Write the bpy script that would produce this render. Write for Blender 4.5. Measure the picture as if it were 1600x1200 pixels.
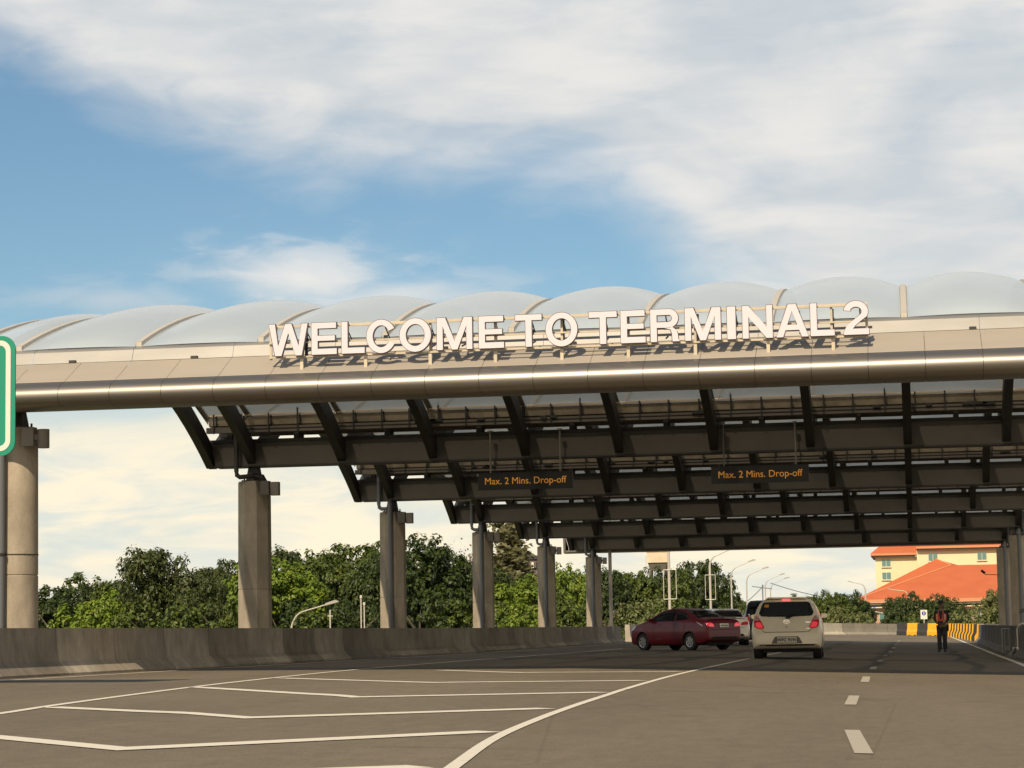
import bpy, bmesh, math, random
from mathutils import Vector, Matrix
from mathutils.bvhtree import BVHTree
R = math.radians
random.seed(7)
for o in list(bpy.data.objects): bpy.data.objects.remove(o)
sc = bpy.context.scene
COL = sc.collection
# ------------------------------------------------------------------ camera
F_PX, U0, V0, ROLL = 3700.0, 1426.0, 981.3, .0172      # focal length in px of a 1600 wide frame
CAM_Z = .845
d = Vector(((U0-800)/F_PX, (600-V0)/F_PX, -1)).normalized()
t = Vector((1, ROLL, 0)); U = t.cross(d)
if U.y < 0: U = -U
U.normalize(); Xa = d.cross(U)
M3 = Matrix((Xa, d, U))                                 # world = M3 @ camera direction
cam_d = bpy.data.cameras.new('camera'); cam = bpy.data.objects.new('camera', cam_d); COL.objects.link(cam)
cam.matrix_world = Matrix.Translation((0, 0, CAM_Z)) @ M3.to_4x4()
cam_d.sensor_width = 36; cam_d.lens = F_PX/1600*36; cam_d.clip_start = .1; cam_d.clip_end = 6000
sc.camera = cam
def at(px, py, Y):                                       # point of the place at distance Y along the road
    v = M3 @ Vector(((px-800)/F_PX, (600-py)/F_PX, -1)); k = Y/v.y
    return Vector((v.x*k, Y, CAM_Z+v.z*k))
# ------------------------------------------------------------------ world, sun, exposure
SUN_EL, SUN_AZ = 42.0, 10.0       # sun behind the camera, slightly to its left
world = bpy.data.worlds.new('World'); sc.world = world; world.use_nodes = True
SKY_STRENGTH = .1
def build_world():
    nt = world.node_tree; N = nt.nodes; L = nt.links; N.clear()
    out = N.new('ShaderNodeOutputWorld'); bg = N.new('ShaderNodeBackground'); bg.inputs[1].default_value = SKY_STRENGTH
    L.new(bg.outputs[0], out.inputs[0])
    sky = N.new('ShaderNodeTexSky'); sky.sky_type = 'NISHITA'; sky.sun_disc = False
    sky.sun_elevation = R(SUN_EL); sky.sun_rotation = R(180+SUN_AZ); sky.air_density = 1.0; sky.dust_density = .6; sky.ozone_density = 1.5
    tc = N.new('ShaderNodeTexCoord')
    sep = N.new('ShaderNodeSeparateXYZ'); L.new(tc.outputs['Generated'], sep.inputs[0])
    def m(op, a, b=None, c=None, clamp=False):
        n = N.new('ShaderNodeMath'); n.operation = op; n.use_clamp = clamp
        for i, v in enumerate((a, b, c)):
            if v is None: continue
            if isinstance(v, (int, float)): n.inputs[i].default_value = v
            else: L.new(v, n.inputs[i])
        return n.outputs[0]
    az = m('ARCTAN2', sep.outputs[0], sep.outputs[1])     # 0 along the road, negative to the left
    el = m('ARCSINE', sep.outputs[2])
    # degrees
    A = m('MULTIPLY', az, 57.2958); E_ = m('MULTIPLY', el, 57.2958)
    comb = N.new('ShaderNodeCombineXYZ'); L.new(A, comb.inputs[0]); L.new(E_, comb.inputs[1])
    def noise(scale, sx, sy, detail=6, rough=.55, off=0, dist=0, rot=0):
        mp = N.new('ShaderNodeMapping'); mp.inputs['Scale'].default_value = (sx, sy, 1); mp.inputs['Location'].default_value = (off, off*.7, 0)
        mp.inputs['Rotation'].default_value = (0, 0, R(rot))
        L.new(comb.outputs[0], mp.inputs[0])
        n = N.new('ShaderNodeTexNoise'); n.inputs['Scale'].default_value = scale; n.inputs['Detail'].default_value = detail
        n.inputs['Roughness'].default_value = rough; n.inputs['Distortion'].default_value = dist
        L.new(mp.outputs[0], n.inputs['Vector']); return n.outputs[0]
    n1 = noise(.16, 1, 2.2, off=3.1, dist=.6, rough=.48, detail=5); n2 = noise(.5, 1, 2.6, off=11.3, dist=.8, rot=12); n4 = noise(1.1, .55, 1.7, off=2.2, detail=4, dist=.4, rot=-8); n3 = noise(.22, 1, 5, off=5.5, detail=7, dist=.5)
    def ss(v, lo, hi):
        n = N.new('ShaderNodeMapRange'); n.interpolation_type = 'SMOOTHSTEP'
        L.new(v, n.inputs[0]); n.inputs[1].default_value = lo; n.inputs[2].default_value = hi; return n.outputs[0]
    def curve(v, pts, lo, hi, vlo, vhi):                  # value of v mapped through pts
        mr = N.new('ShaderNodeMapRange'); L.new(v, mr.inputs[0]); mr.inputs[1].default_value = lo; mr.inputs[2].default_value = hi
        cr = N.new('ShaderNodeValToRGB'); L.new(mr.outputs[0], cr.inputs[0]); cr.color_ramp.interpolation = 'B_SPLINE'
        els = cr.color_ramp.elements
        while len(els) < len(pts): els.new(.5)
        for e, (p, y) in zip(els, sorted(pts)):
            e.position = (p-lo)/(hi-lo); g = (y-vlo)/(vhi-vlo); e.color = (g, g, g, 1)
        mr2 = N.new('ShaderNodeMapRange'); L.new(cr.outputs[0], mr2.inputs[0]); mr2.inputs[3].default_value = vlo; mr2.inputs[4].default_value = vhi
        return mr2.outputs[0]
    nz = m('ADD', m('MULTIPLY', m('SUBTRACT', n1, .5), 2.6), m('MULTIPLY', m('SUBTRACT', n2, .5), 1.0))
    # a broad sheet of high cloud: everything above a falling edge on the left, thin veil on the right
    edge = curve(A, [(-40, 16.5), (-21.5, 13.9), (-19, 12.6), (-16, 11.5), (-12.6, 11.0), (-9.5, 10.9), (-7.4, 11.4), (-5, 9.5), (0, 5), (20, 3), (60, 8)], -60, 60, 0, 20)
    up = ss(m('ADD', m('SUBTRACT', E_, edge), nz), -1.0, 1.7)
    up = m('MULTIPLY', up, m('SUBTRACT', 1, m('MULTIPLY', ss(E_, 17, 34), .82)))
    veil = m('MULTIPLY', ss(m('ADD', m('ADD', A, m('MULTIPLY', nz, .8)), m('MULTIPLY', E_, .62)), -1.4, 2.2), ss(n3, .05, .55))
    veil = m('MULTIPLY', veil, m('SUBTRACT', .86, m('MULTIPLY', ss(E_, 17, 34), .7)))
    def blob(a0, e0, ra, re, k=1.0):
        dx = m('DIVIDE', m('SUBTRACT', A, a0), ra); dy = m('DIVIDE', m('SUBTRACT', m('ADD', E_, m('MULTIPLY', nz, .25)), e0), re)
        r2 = m('MULTIPLY', m('ADD', m('MULTIPLY', dx, dx), m('MULTIPLY', dy, dy)), m('ADD', .55, m('MULTIPLY', ss(n4, .64, .34), 1.1)))
        return m('MULTIPLY', m('EXPONENT', m('MULTIPLY', r2, -1)), k)
    b1 = blob(-14.6, 8.75, 2.0, .68, .95); b2 = blob(-12.2, 8.2, 2.6, .5, .7); b3 = blob(-19, 8.1, 2.0, .4, .45)
    low = ss(m('ADD', E_, m('MULTIPLY', nz, .5)), 7.6, 4.2)
    dens = m('MAXIMUM', m('MAXIMUM', up, veil), m('MAXIMUM', m('MAXIMUM', b1, b2), m('MAXIMUM', b3, low)))
    dens = m('MULTIPLY', dens, m('ADD', m('MULTIPLY', ss(m('ADD', n2, m('MULTIPLY', n1, .6)), .35, .85), .22), .78), clamp=True)
    # cloud tone: bright crests, grey hollows, warm near the horizon
    def mix(f, a, b, blend='MIX'):
        n = N.new('ShaderNodeMix'); n.data_type = 'RGBA'; n.blend_type = blend
        if isinstance(f, (int, float)): n.inputs[0].default_value = f
        else: L.new(f, n.inputs[0])
        for i, v in ((6, a), (7, b)):
            if isinstance(v, tuple): n.inputs[i].default_value = (*v, 1)
            else: L.new(v, n.inputs[i])
        return n.outputs[2]
    k = 1/SKY_STRENGTH
    tone = mix(ss(m('ADD', n1, m('MULTIPLY', n3, .5)), .55, .95), tuple(c*k for c in (.56, .60, .63)), tuple(c*k for c in (.76, .745, .72)))
    tone = mix(m('MULTIPLY', b1, .8, clamp=True), tone, tuple(c*k for c in (.79, .775, .75)))
    warm = mix(ss(n3, .35, .6), tuple(c*k for c in (.70, .73, .67)), tuple(c*k for c in (.96, .855, .65)))
    tone2 = mix(ss(m('ADD', E_, m('MULTIPLY', nz, .4)), 10.0, 3.4), tone, warm)
    back = m('MULTIPLY', ss(m('ABSOLUTE', A), 60, 115), ss(E_, 26, 6))  # bright low sky behind the camera, added to light camera-facing surfaces
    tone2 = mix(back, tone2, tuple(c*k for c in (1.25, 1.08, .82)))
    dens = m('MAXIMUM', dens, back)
    tint = mix(1.0, sky.outputs[0], (SKY_T), 'MULTIPLY')
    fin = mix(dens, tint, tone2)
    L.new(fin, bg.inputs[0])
SKY_T = (.70, .84, .86)
build_world()
sun_d = bpy.data.lights.new('sun', 'SUN'); sun = bpy.data.objects.new('sun', sun_d); COL.objects.link(sun)
sun_d.energy = 5.0; sun_d.angle = R(.55); sun_d.color = (1.0, .83, .60)
sv = Vector((-math.sin(R(SUN_AZ))*math.cos(R(SUN_EL)), -math.cos(R(SUN_AZ))*math.cos(R(SUN_EL)), math.sin(R(SUN_EL))))
sun.rotation_euler = sv.to_track_quat('Z', 'Y').to_euler(); sun.location = (0, -20, 40)
sc.view_settings.view_transform = 'Standard'; sc.view_settings.look = 'None'; sc.view_settings.exposure = .12; sc.view_settings.gamma = 1
sc.cycles.max_bounces = 8; sc.cycles.diffuse_bounces = 3; sc.cycles.transparent_max_bounces = 12
# ------------------------------------------------------------------ materials
MAT = {}
def mat(name, col, rough=.6, metal=0, spec=.5, noise=None, bump=None, emit=None, coat=0, trans=0, stretch=(1, 1, 1), coords='Object'):
    if name in MAT: return MAT[name]
    m = bpy.data.materials.new(name); m.use_nodes = True; nt = m.node_tree; b = nt.nodes['Principled BSDF']
    b.inputs['Base Color'].default_value = (*col, 1); b.inputs['Roughness'].default_value = rough; b.inputs['Metallic'].default_value = metal
    b.inputs['Specular IOR Level'].default_value = spec; b.inputs['Coat Weight'].default_value = coat
    if coat: b.inputs['Coat Roughness'].default_value = .06
    if emit: b.inputs['Emission Color'].default_value = (*emit[0], 1); b.inputs['Emission Strength'].default_value = emit[1]
    if trans: b.inputs['Transmission Weight'].default_value = trans
    if noise or bump:
        tc = nt.nodes.new('ShaderNodeTexCoord'); mp = nt.nodes.new('ShaderNodeMapping'); mp.inputs['Scale'].default_value = stretch
        nt.links.new(tc.outputs[coords], mp.inputs[0])
    if noise:
        sc_, amt, det = noise
        n = nt.nodes.new('ShaderNodeTexNoise'); n.inputs['Scale'].default_value = sc_; n.inputs['Detail'].default_value = det; n.inputs['Roughness'].default_value = .62
        nt.links.new(mp.outputs[0], n.inputs[0])
        mr = nt.nodes.new('ShaderNodeMapRange'); mr.inputs[1].default_value = .3; mr.inputs[2].default_value = .7; mr.inputs[3].default_value = 1-amt; mr.inputs[4].default_value = 1+amt
        nt.links.new(n.outputs[0], mr.inputs[0])
        mx = nt.nodes.new('ShaderNodeMix'); mx.data_type = 'RGBA'; mx.blend_type = 'MULTIPLY'; mx.inputs[0].default_value = 1
        mx.inputs[6].default_value = (*col, 1); nt.links.new(mr.outputs[0], mx.inputs[7]); nt.links.new(mx.outputs[2], b.inputs['Base Color'])
    if bump:
        n = nt.nodes.new('ShaderNodeTexNoise'); n.inputs['Scale'].default_value = bump[0]; n.inputs['Detail'].default_value = 5
        nt.links.new(mp.outputs[0], n.inputs[0]); bp = nt.nodes.new('ShaderNodeBump'); bp.inputs['Strength'].default_value = bump[1]; bp.inputs['Distance'].default_value = bump[2] if len(bump) > 2 else .02
        nt.links.new(n.outputs[0], bp.inputs['Height']); nt.links.new(bp.outputs[0], b.inputs['Normal'])
    MAT[name] = m; return m

def asphalt():
    m = bpy.data.materials.new('asphalt'); m.use_nodes = True; nt = m.node_tree; b = nt.nodes['Principled BSDF']; N = nt.nodes; L = nt.links
    tc = N.new('ShaderNodeTexCoord')
    def nz(scale, st, det=6):
        mp = N.new('ShaderNodeMapping'); mp.inputs['Scale'].default_value = st; L.new(tc.outputs['Object'], mp.inputs[0])
        n = N.new('ShaderNodeTexNoise'); n.inputs['Scale'].default_value = scale; n.inputs['Detail'].default_value = det; n.inputs['Roughness'].default_value = .65
        L.new(mp.outputs[0], n.inputs[0]); return n.outputs[0]
    def rng(v, a, b_, c, d_):
        r = N.new('ShaderNodeMapRange'); L.new(v, r.inputs[0]); r.inputs[1].default_value = a; r.inputs[2].default_value = b_; r.inputs[3].default_value = c; r.inputs[4].default_value = d_; return r.outputs[0]
    def mul(a, b_):
        k = N.new('ShaderNodeMath'); k.operation = 'MULTIPLY'; L.new(a, k.inputs[0]); L.new(b_, k.inputs[1]); return k.outputs[0]
    f = mul(rng(nz(.35, (1, .16, 1)), .3, .7, .84, 1.14), rng(nz(60, (1, 1, 1), 3), .3, .7, .72, 1.28))
    f = mul(f, rng(nz(7, (1, .35, 1)), .3, .7, .88, 1.12))
    f = mul(f, rng(nz(.9, (.25, 2.2, 1), 8), .62, .72, 1, .78))       # dark tyre scuffs across
    f = mul(f, rng(nz(2.3, (1.6, .1, 1), 8), .62, .7, 1, .86))        # rubber streaks along
    f = mul(f, rng(nz(.55, (1, 1, 1), 9), .60, .66, 1, .84))           # old oil stains
    f = mul(f, rng(nz(22, (1, 1, 1), 2), .66, .72, 1, 1.35))           # pale grit
    w = N.new('ShaderNodeTexVoronoi'); w.feature = 'DISTANCE_TO_EDGE'; w.inputs['Scale'].default_value = .22; mpv = N.new('ShaderNodeMapping'); mpv.inputs['Scale'].default_value = (1, .5, 1)
    L.new(tc.outputs['Object'], mpv.inputs[0]); L.new(mpv.outputs[0], w.inputs[0]); f = mul(f, rng(w.outputs['Distance'], .0, .003, .82, 1))
    mx = N.new('ShaderNodeMix'); mx.data_type = 'RGBA'; mx.blend_type = 'MULTIPLY'; mx.inputs[0].default_value = 1
    mx.inputs[6].default_value = (.140, .114, .078, 1); L.new(f, mx.inputs[7]); L.new(mx.outputs[2], b.inputs['Base Color'])
    b.inputs['Roughness'].default_value = .85; b.inputs['Specular IOR Level'].default_value = .25
    bp = N.new('ShaderNodeBump'); bp.inputs['Strength'].default_value = .35; bp.inputs['Distance'].default_value = .01
    L.new(nz(90, (1, 1, 1), 3), bp.inputs['Height']); L.new(bp.outputs[0], b.inputs['Normal'])
    return m
MAT['asphalt'] = asphalt()
def paint(name, col, wear=.5):
    m = bpy.data.materials.new(name); m.use_nodes = True; nt = m.node_tree; b = nt.nodes['Principled BSDF']; N = nt.nodes; L = nt.links
    tc = N.new('ShaderNodeTexCoord'); n = N.new('ShaderNodeTexNoise'); n.inputs['Scale'].default_value = 9; n.inputs['Detail'].default_value = 9; n.inputs['Roughness'].default_value = .72
    L.new(tc.outputs['Object'], n.inputs[0]); r = N.new('ShaderNodeMapRange'); L.new(n.outputs[0], r.inputs[0])
    r.inputs[1].default_value = .56; r.inputs[2].default_value = .72; r.inputs[3].default_value = 0; r.inputs[4].default_value = wear
    mx = N.new('ShaderNodeMix'); mx.data_type = 'RGBA'; L.new(r.outputs[0], mx.inputs[0]); mx.inputs[6].default_value = (*col, 1); mx.inputs[7].default_value = (.11, .09, .066, 1)
    L.new(mx.outputs[2], b.inputs['Base Color']); b.inputs['Roughness'].default_value = .8
    MAT[name] = m; return m
paint('road_paint', (.60, .55, .455)); paint('dash_paint', (.36, .32, .25), .6); paint('faded_paint', (.24, .21, .16), .8)

def concrete(name, col, panels=0, dirt=.3):
    """weathered concrete; with panels the casting lengths differ in shade"""
    m = bpy.data.materials.new(name); m.use_nodes = True; nt = m.node_tree; b = nt.nodes['Principled BSDF']; N = nt.nodes; L = nt.links
    tc = N.new('ShaderNodeTexCoord')
    def nz(scale, st, det=7):
        mp = N.new('ShaderNodeMapping'); mp.inputs['Scale'].default_value = st; L.new(tc.outputs['Object'], mp.inputs[0])
        n = N.new('ShaderNodeTexNoise'); n.inputs['Scale'].default_value = scale; n.inputs['Detail'].default_value = det; n.inputs['Roughness'].default_value = .65
        L.new(mp.outputs[0], n.inputs[0]); return n.outputs[0]
    def rng(v, a, b_, c, d_):
        r = N.new('ShaderNodeMapRange'); L.new(v, r.inputs[0]); r.inputs[1].default_value = a; r.inputs[2].default_value = b_; r.inputs[3].default_value = c; r.inputs[4].default_value = d_; return r.outputs[0]
    def mt(op, a, b_):
        k = N.new('ShaderNodeMath'); k.operation = op
        for i, v in ((0, a), (1, b_)):
            if isinstance(v, (int, float)): k.inputs[i].default_value = v
            else: L.new(v, k.inputs[i])
        return k.outputs[0]
    f = mt('MULTIPLY', rng(nz(.7, (1, 1, 1)), .3, .7, 1-dirt, 1+dirt*.6), rng(nz(5, (1, 1, .35)), .35, .7, 1.08, 1-dirt*.7))
    f = mt('MULTIPLY', f, rng(nz(40, (1, 1, 1), 3), .3, .7, .92, 1.08))
    if panels:
        sp = N.new('ShaderNodeSeparateXYZ'); L.new(tc.outputs['Object'], sp.inputs[0])
        s = mt('DIVIDE', mt('ADD', sp.outputs[1], mt('MULTIPLY', sp.outputs[0], .02)), panels); fl = mt('FLOOR', s, 0)
        w = N.new('ShaderNodeTexWhiteNoise'); w.noise_dimensions = '1D'; L.new(fl, w.inputs['W'])
        f = mt('MULTIPLY', f, rng(w.outputs['Value'], 0, 1, .66, 1.22))
        fr = mt('FRACT', s, 0); jt = mt('LESS_THAN', fr, .008)
        f = mt('MULTIPLY', f, rng(jt, 0, 1, 1, .5))
    mx = N.new('ShaderNodeMix'); mx.data_type = 'RGBA'; mx.blend_type = 'MULTIPLY'; mx.inputs[0].default_value = 1
    mx.inputs[6].default_value = (*col, 1); L.new(f, mx.inputs[7]); L.new(mx.outputs[2], b.inputs['Base Color'])
    b.inputs['Roughness'].default_value = .9; b.inputs['Specular IOR Level'].default_value = .25
    bp = N.new('ShaderNodeBump'); bp.inputs['Strength'].default_value = .3; bp.inputs['Distance'].default_value = .02
    L.new(nz(14, (1, 1, 1)), bp.inputs['Height']); L.new(bp.outputs[0], b.inputs['Normal'])
    MAT[name] = m; return m
concrete('barrier_concrete', (.36, .315, .25), 3.1, .35); concrete('column_concrete', (.335, .285, .22), 0, .25); concrete('pale_concrete', (.38, .34, .27), 5.0, .2)
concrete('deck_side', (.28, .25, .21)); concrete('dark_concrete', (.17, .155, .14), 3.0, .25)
mat('ground_earth', (.075, .085, .035), .95, noise=(.06, .5, 8))
mat('steel_dark', (.030, .027, .024), .55, noise=(1.5, .25, 4))
mat('beam_steel', (.082, .070, .056), .55, noise=(.8, .12, 5))
mat('purlin_steel', (.17, .14, .11), .5, noise=(1.2, .15, 4))
mat('gutter_metal', (.34, .28, .20), .45, metal=.3, noise=(2.2, .3, 6))
mat('trim_painted_lit', (.75, .58, .40), .35, metal=.5)  # light orange base colour paints sunlight onto the shaded roof edge
mat('fascia_panel', (.32, .28, .23), .6, metal=0, spec=.25, noise=(.5, .07, 6), stretch=(.5, 2, 2))
mat('fascia_nose', (.225, .205, .18), .43, metal=.85, noise=(.8, .06, 6), stretch=(.4, 2, 2))
mat('flashing_metal', (.21, .20, .185), .42, metal=.15, noise=(.9, .16, 6), stretch=(.5, 2, 2))
mat('strip_metal', (.44, .40, .34), .5)
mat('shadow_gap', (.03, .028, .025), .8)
mat('pipe_grey', (.12, .125, .135), .45); mat('black_metal', (.02, .02, .02), .5)
mat('lamp_box', (.16, .14, .115), .5, noise=(3, .15, 3)); mat('galvanised', (.58, .54, .47), .4, metal=.3)
mat('letter_face', (.62, .555, .60), .5); mat('letter_side', (.05, .05, .065), .4)
mat('frame_cream', (.50, .43, .32), .5, noise=(3, .12, 3))
mat('led_panel', (.008, .007, .006), .35); mat('led_amber', (.45, .19, .03), .5, emit=((1.0, .40, .05), .22))
mat('sign_green', (.0, .22, .135), .45); mat('sign_white', (.62, .60, .52), .5)
mat('sign_blue', (.02, .05, .28), .5)
mat('trunk_bark', (.09, .07, .05), .9, noise=(4, .3, 5))
def etfe():
    m = bpy.data.materials.new('roof_membrane'); m.use_nodes = True; nt = m.node_tree; N = nt.nodes; L = nt.links
    b = N['Principled BSDF']; out = N['Material Output']
    b.inputs['Base Color'].default_value = (.55, .62, .655, 1); b.inputs['Roughness'].default_value = .22; b.inputs['Specular IOR Level'].default_value = .6
    b.inputs['Coat Weight'].default_value = .4; b.inputs['Coat Roughness'].default_value = .12
    tc = N.new('ShaderNodeTexCoord'); n = N.new('ShaderNodeTexNoise'); n.inputs['Scale'].default_value = .5; n.inputs['Detail'].default_value = 4
    L.new(tc.outputs['Object'], n.inputs[0]); bp = N.new('ShaderNodeBump'); bp.inputs['Strength'].default_value = .12; bp.inputs['Distance'].default_value = .1
    L.new(n.outputs[0], bp.inputs['Height']); L.new(bp.outputs[0], b.inputs['Normal'])
    tr = N.new('ShaderNodeBsdfTranslucent'); tr.inputs[0].default_value = (.5, .5, .48, 1)
    mx = N.new('ShaderNodeMixShader'); mx.inputs[0].default_value = .10; L.new(b.outputs[0], mx.inputs[1]); L.new(tr.outputs[0], mx.inputs[2])
    tp = N.new('ShaderNodeBsdfTransparent'); tp.inputs[0].default_value = (.9, .95, 1, 1)
    m2 = N.new('ShaderNodeMixShader'); m2.inputs[0].default_value = .14; L.new(mx.outputs[0], m2.inputs[1]); L.new(tp.outputs[0], m2.inputs[2])
    L.new(m2.outputs[0], out.inputs[0]); MAT['roof_membrane'] = m
etfe()
# ------------------------------------------------------------------ mesh helpers
class MB:
    def __init__(s): s.v = []; s.f = []; s.mi = []
    def add(s, vs, fs, mi=0):
        o = len(s.v); s.v += [tuple(v) for v in vs]; s.f += [tuple(i+o for i in f) for f in fs]; s.mi += [mi]*len(fs)
    def box(s, x0, x1, y0, y1, z0, z1, mi=0):
        s.add([(x, y, z) for z in (z0, z1) for y in (y0, y1) for x in (x0, x1)],
              [(0, 2, 3, 1), (4, 5, 7, 6), (0, 1, 5, 4), (2, 6, 7, 3), (0, 4, 6, 2), (1, 3, 7, 5)], mi)
    def tube(s, pts, r, n=8, mi=0, r2=None, cap=True):
        pts = [Vector(p) for p in pts]; k = len(pts); rs = []
        for i, p in enumerate(pts):
            d_ = (pts[min(i+1, k-1)]-pts[max(i-1, 0)]).normalized()
            a = Vector((0, 0, 1)) if abs(d_.z) < .9 else Vector((0, 1, 0))
            u = d_.cross(a).normalized(); w = d_.cross(u).normalized()
            rr = r if r2 is None else r+(r2-r)*i/(k-1)
            rs.append([p+(u*math.cos(2*PI*j/n)+w*math.sin(2*PI*j/n))*rr for j in range(n)])
        vs = [q for ring in rs for q in ring]
        fs = [(i*n+j, i*n+(j+1) % n, (i+1)*n+(j+1) % n, (i+1)*n+j) for i in range(k-1) for j in range(n)]
        if cap: fs += [tuple(range(n))[::-1], tuple((k-1)*n+j for j in range(n))]
        s.add(vs, fs, mi)
    def prism(s, poly, a, b, axis='y', mi=0):              # poly in the other two axes, extruded a..b
        def P(p, h): return {'x': (h, p[0], p[1]), 'y': (p[0], h, p[1]), 'z': (p[0], p[1], h)}[axis]
        n = len(poly); s.add([P(p, a) for p in poly]+[P(p, b) for p in poly],
              [tuple(range(n)), tuple(range(n, 2*n))[::-1]]+[(i, (i+1) % n, n+(i+1) % n, n+i) for i in range(n)], mi)
    def sweep(s, prof, x0, x1, mi=0, closed=False):         # prof (y,z) swept along x
        n = len(prof); s.add([(x0, *p) for p in prof]+[(x1, *p) for p in prof],
              [(i, (i+1) % n, n+(i+1) % n, n+i) for i in range(n if closed else n-1)], mi)
    def grid(s, fn, nu, nv, mi=0):
        s.add([fn(i/nu, j/nv) for i in range(nu+1) for j in range(nv+1)],
              [(i*(nv+1)+j, (i+1)*(nv+1)+j, (i+1)*(nv+1)+j+1, i*(nv+1)+j+1) for i in range(nu) for j in range(nv)], mi)
    def build(s, name, mats, parent=None, smooth=False, loc=None, fix=True):
        me = bpy.data.meshes.new(name); me.from_pydata(s.v, [], s.f)
        if not isinstance(mats, (list, tuple)): mats = [mats]
        for q in mats: me.materials.append(MAT[q] if isinstance(q, str) else q)
        me.polygons.foreach_set('material_index', s.mi)
        if fix:
            bm = bmesh.new(); bm.from_mesh(me); bmesh.ops.recalc_face_normals(bm, faces=bm.faces); bm.to_mesh(me); bm.free()
        if smooth: me.polygons.foreach_set('use_smooth', [True]*len(me.polygons))
        o = bpy.data.objects.new(name, me); COL.objects.link(o)
        if smooth == 'auto': autosmooth(me)
        if parent:
            o.parent = parent
        return o
def autosmooth(me, ang=40):
    bm = bmesh.new(); bm.from_mesh(me)
    for e in bm.edges:
        if len(e.link_faces) == 2: e.smooth = e.calc_face_angle(0) < R(ang)
    bm.to_mesh(me); bm.free()
PI = math.pi
def tag(o, label=None, cat=None, group=None, kind=None):
    if label: o['label'] = label
    if cat: o['category'] = cat
    if group: o['group'] = group
    if kind: o['kind'] = kind
    return o
def thing(name, loc, label, cat, group=None, rz=0):
    o = bpy.data.objects.new(name, None); COL.objects.link(o); o.location = loc; o.rotation_euler = (0, 0, rz); o.empty_display_size = .3
    return tag(o, label, cat, group)
def copy_part(o, parent, dx=0, dy=0, dz=0):
    c = o.copy(); COL.objects.link(c); c.parent = parent; c.location = (o.location.x+dx, o.location.y+dy, o.location.z+dz); return c
def kids(o): return [c for c in bpy.data.objects if c.parent == o]
def copy_tree(o, parent=None):
    c = o.copy(); COL.objects.link(c); c.parent = parent
    for ch in kids(o): copy_tree(ch, c)
    return c
# ------------------------------------------------------------------ the ground and the road
def gz(X, Y=0):
    z = .195 if X < -6.5 else .195-.03*(min(X, 4.5)+6.5)
    if X < -7: z += .009*(-7-max(X, -17))
    return z+.0022*max(0, Y-80)
m = MB(); xs = [-3000, -800, -250, -80, -20, 20, 80, 250, 800, 3000]; ys = [-2500, -600, -100, 40, 150, 300, 500, 900, 1800, 4000]
m.add([(x, y, -5-.2*math.sin(x*.01+y*.013)) for y in ys for x in xs], [(j*10+i, j*10+i+1, (j+1)*10+i+1, (j+1)*10+i) for j in range(9) for i in range(9)])
tag(m.build('ground', 'ground_earth'), kind='structure')
# elevated road deck: top sheet with the crossfall, solid underneath
XS = [-17.2, -15.4, -12, -9, -7, -6.5, -4, -2, 0, 2, 4.5, 8, 13]
YS = [-30]+list(range(-20, 300, 8))
m = MB(); nx = len(XS)
m.add([(x, y, gz(x, y)) for y in YS for x in XS], [(j*nx+i, j*nx+i+1, (j+1)*nx+i+1, (j+1)*nx+i) for j in range(len(YS)-1) for i in range(nx-1)])
tag(m.build('road', 'asphalt', smooth=True), kind='structure')
m = MB()
for j in range(len(YS)-1):
    y0, y1 = YS[j], YS[j+1]
    for x in (XS[0], XS[-1]): m.add([(x, y0, gz(x, y0)-.006), (x, y1, gz(x, y1)-.006), (x, y1, -5.2), (x, y0, -5.2)], [(0, 1, 2, 3)])
for y in (YS[0], YS[-1]): m.add([(XS[0], y, gz(XS[0], y)-.006), (XS[-1], y, gz(XS[-1], y)-.006), (XS[-1], y, -5.2), (XS[0], y, -5.2)], [(0, 1, 2, 3)])
tag(m.build('road_embankment', 'deck_side'), kind='structure')
def strip(name, pts, w, mt='road_paint', dz=.006):
    """painted line along ground points; w = width or list"""
    m = MB(); P = []
    dense = []
    for a, b in zip(pts, pts[1:]):
        n = max(1, int(max(abs(b[0]-a[0])/.2, abs(b[1]-a[1])/4)))
        dense += [(a[0]+(b[0]-a[0])*i/n, a[1]+(b[1]-a[1])*i/n) for i in range(n)]
    dense.append(pts[-1]); k = len(dense)
    for i, p in enumerate(dense):
        a = Vector(dense[max(i-1, 0)]); b = Vector(dense[min(i+1, k-1)]); pv = Vector(p)
        d1 = (pv-a).normalized() if i > 0 else (b-pv).normalized(); d2 = (b-pv).normalized() if i < k-1 else d1
        dr = (d1+d2).normalized(); n = Vector((-dr.y, dr.x))/max(.35, dr.dot(d1))
        for s_ in (-.5, .5):
            q = Vector(p)+n*w*s_; P.append((q.x, q.y, gz(q.x, q.y)+dz))
    m.add(P, [(2*i, 2*i+1, 2*i+3, 2*i+2) for i in range(k-1)])
    return tag(m.build(name, mt), kind='structure')
def spline(pts, n=6):
    out = []
    for i in range(len(pts)-1):
        p0, p1, p2, p3 = [Vector(pts[max(0, min(len(pts)-1, i+k))]) for k in (-1, 0, 1, 2)]
        for j in range(n):
            t_ = j/n; out.append(tuple(.5*((2*p1)+(p2-p0)*t_+(2*p0-5*p1+4*p2-p3)*t_*t_+(3*p1-p0-3*p2+p3)*t_**3)))
    return out+[tuple(pts[-1])]
strip('lane_line', spline([(-2.2, 9.5), (-2.66, 13.6), (-3.05, 17.28), (-3.3, 21.01), (-3.48, 24.6), (-3.62, 28.15), (-3.75, 31.4), (-3.95, 38.3), (-4.06, 45), (-4.15, 54.3), (-4.22, 64), (-4.3, 95)]), .09)
strip('lane_line', spline([(-7.6, 16), (-8.26, 20.78), (-8.73, 23.9), (-9.57, 30.9), (-10.2, 38.11), (-10.65, 46), (-10.9, 60), (-10.9, 90)]), .12)
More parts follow.
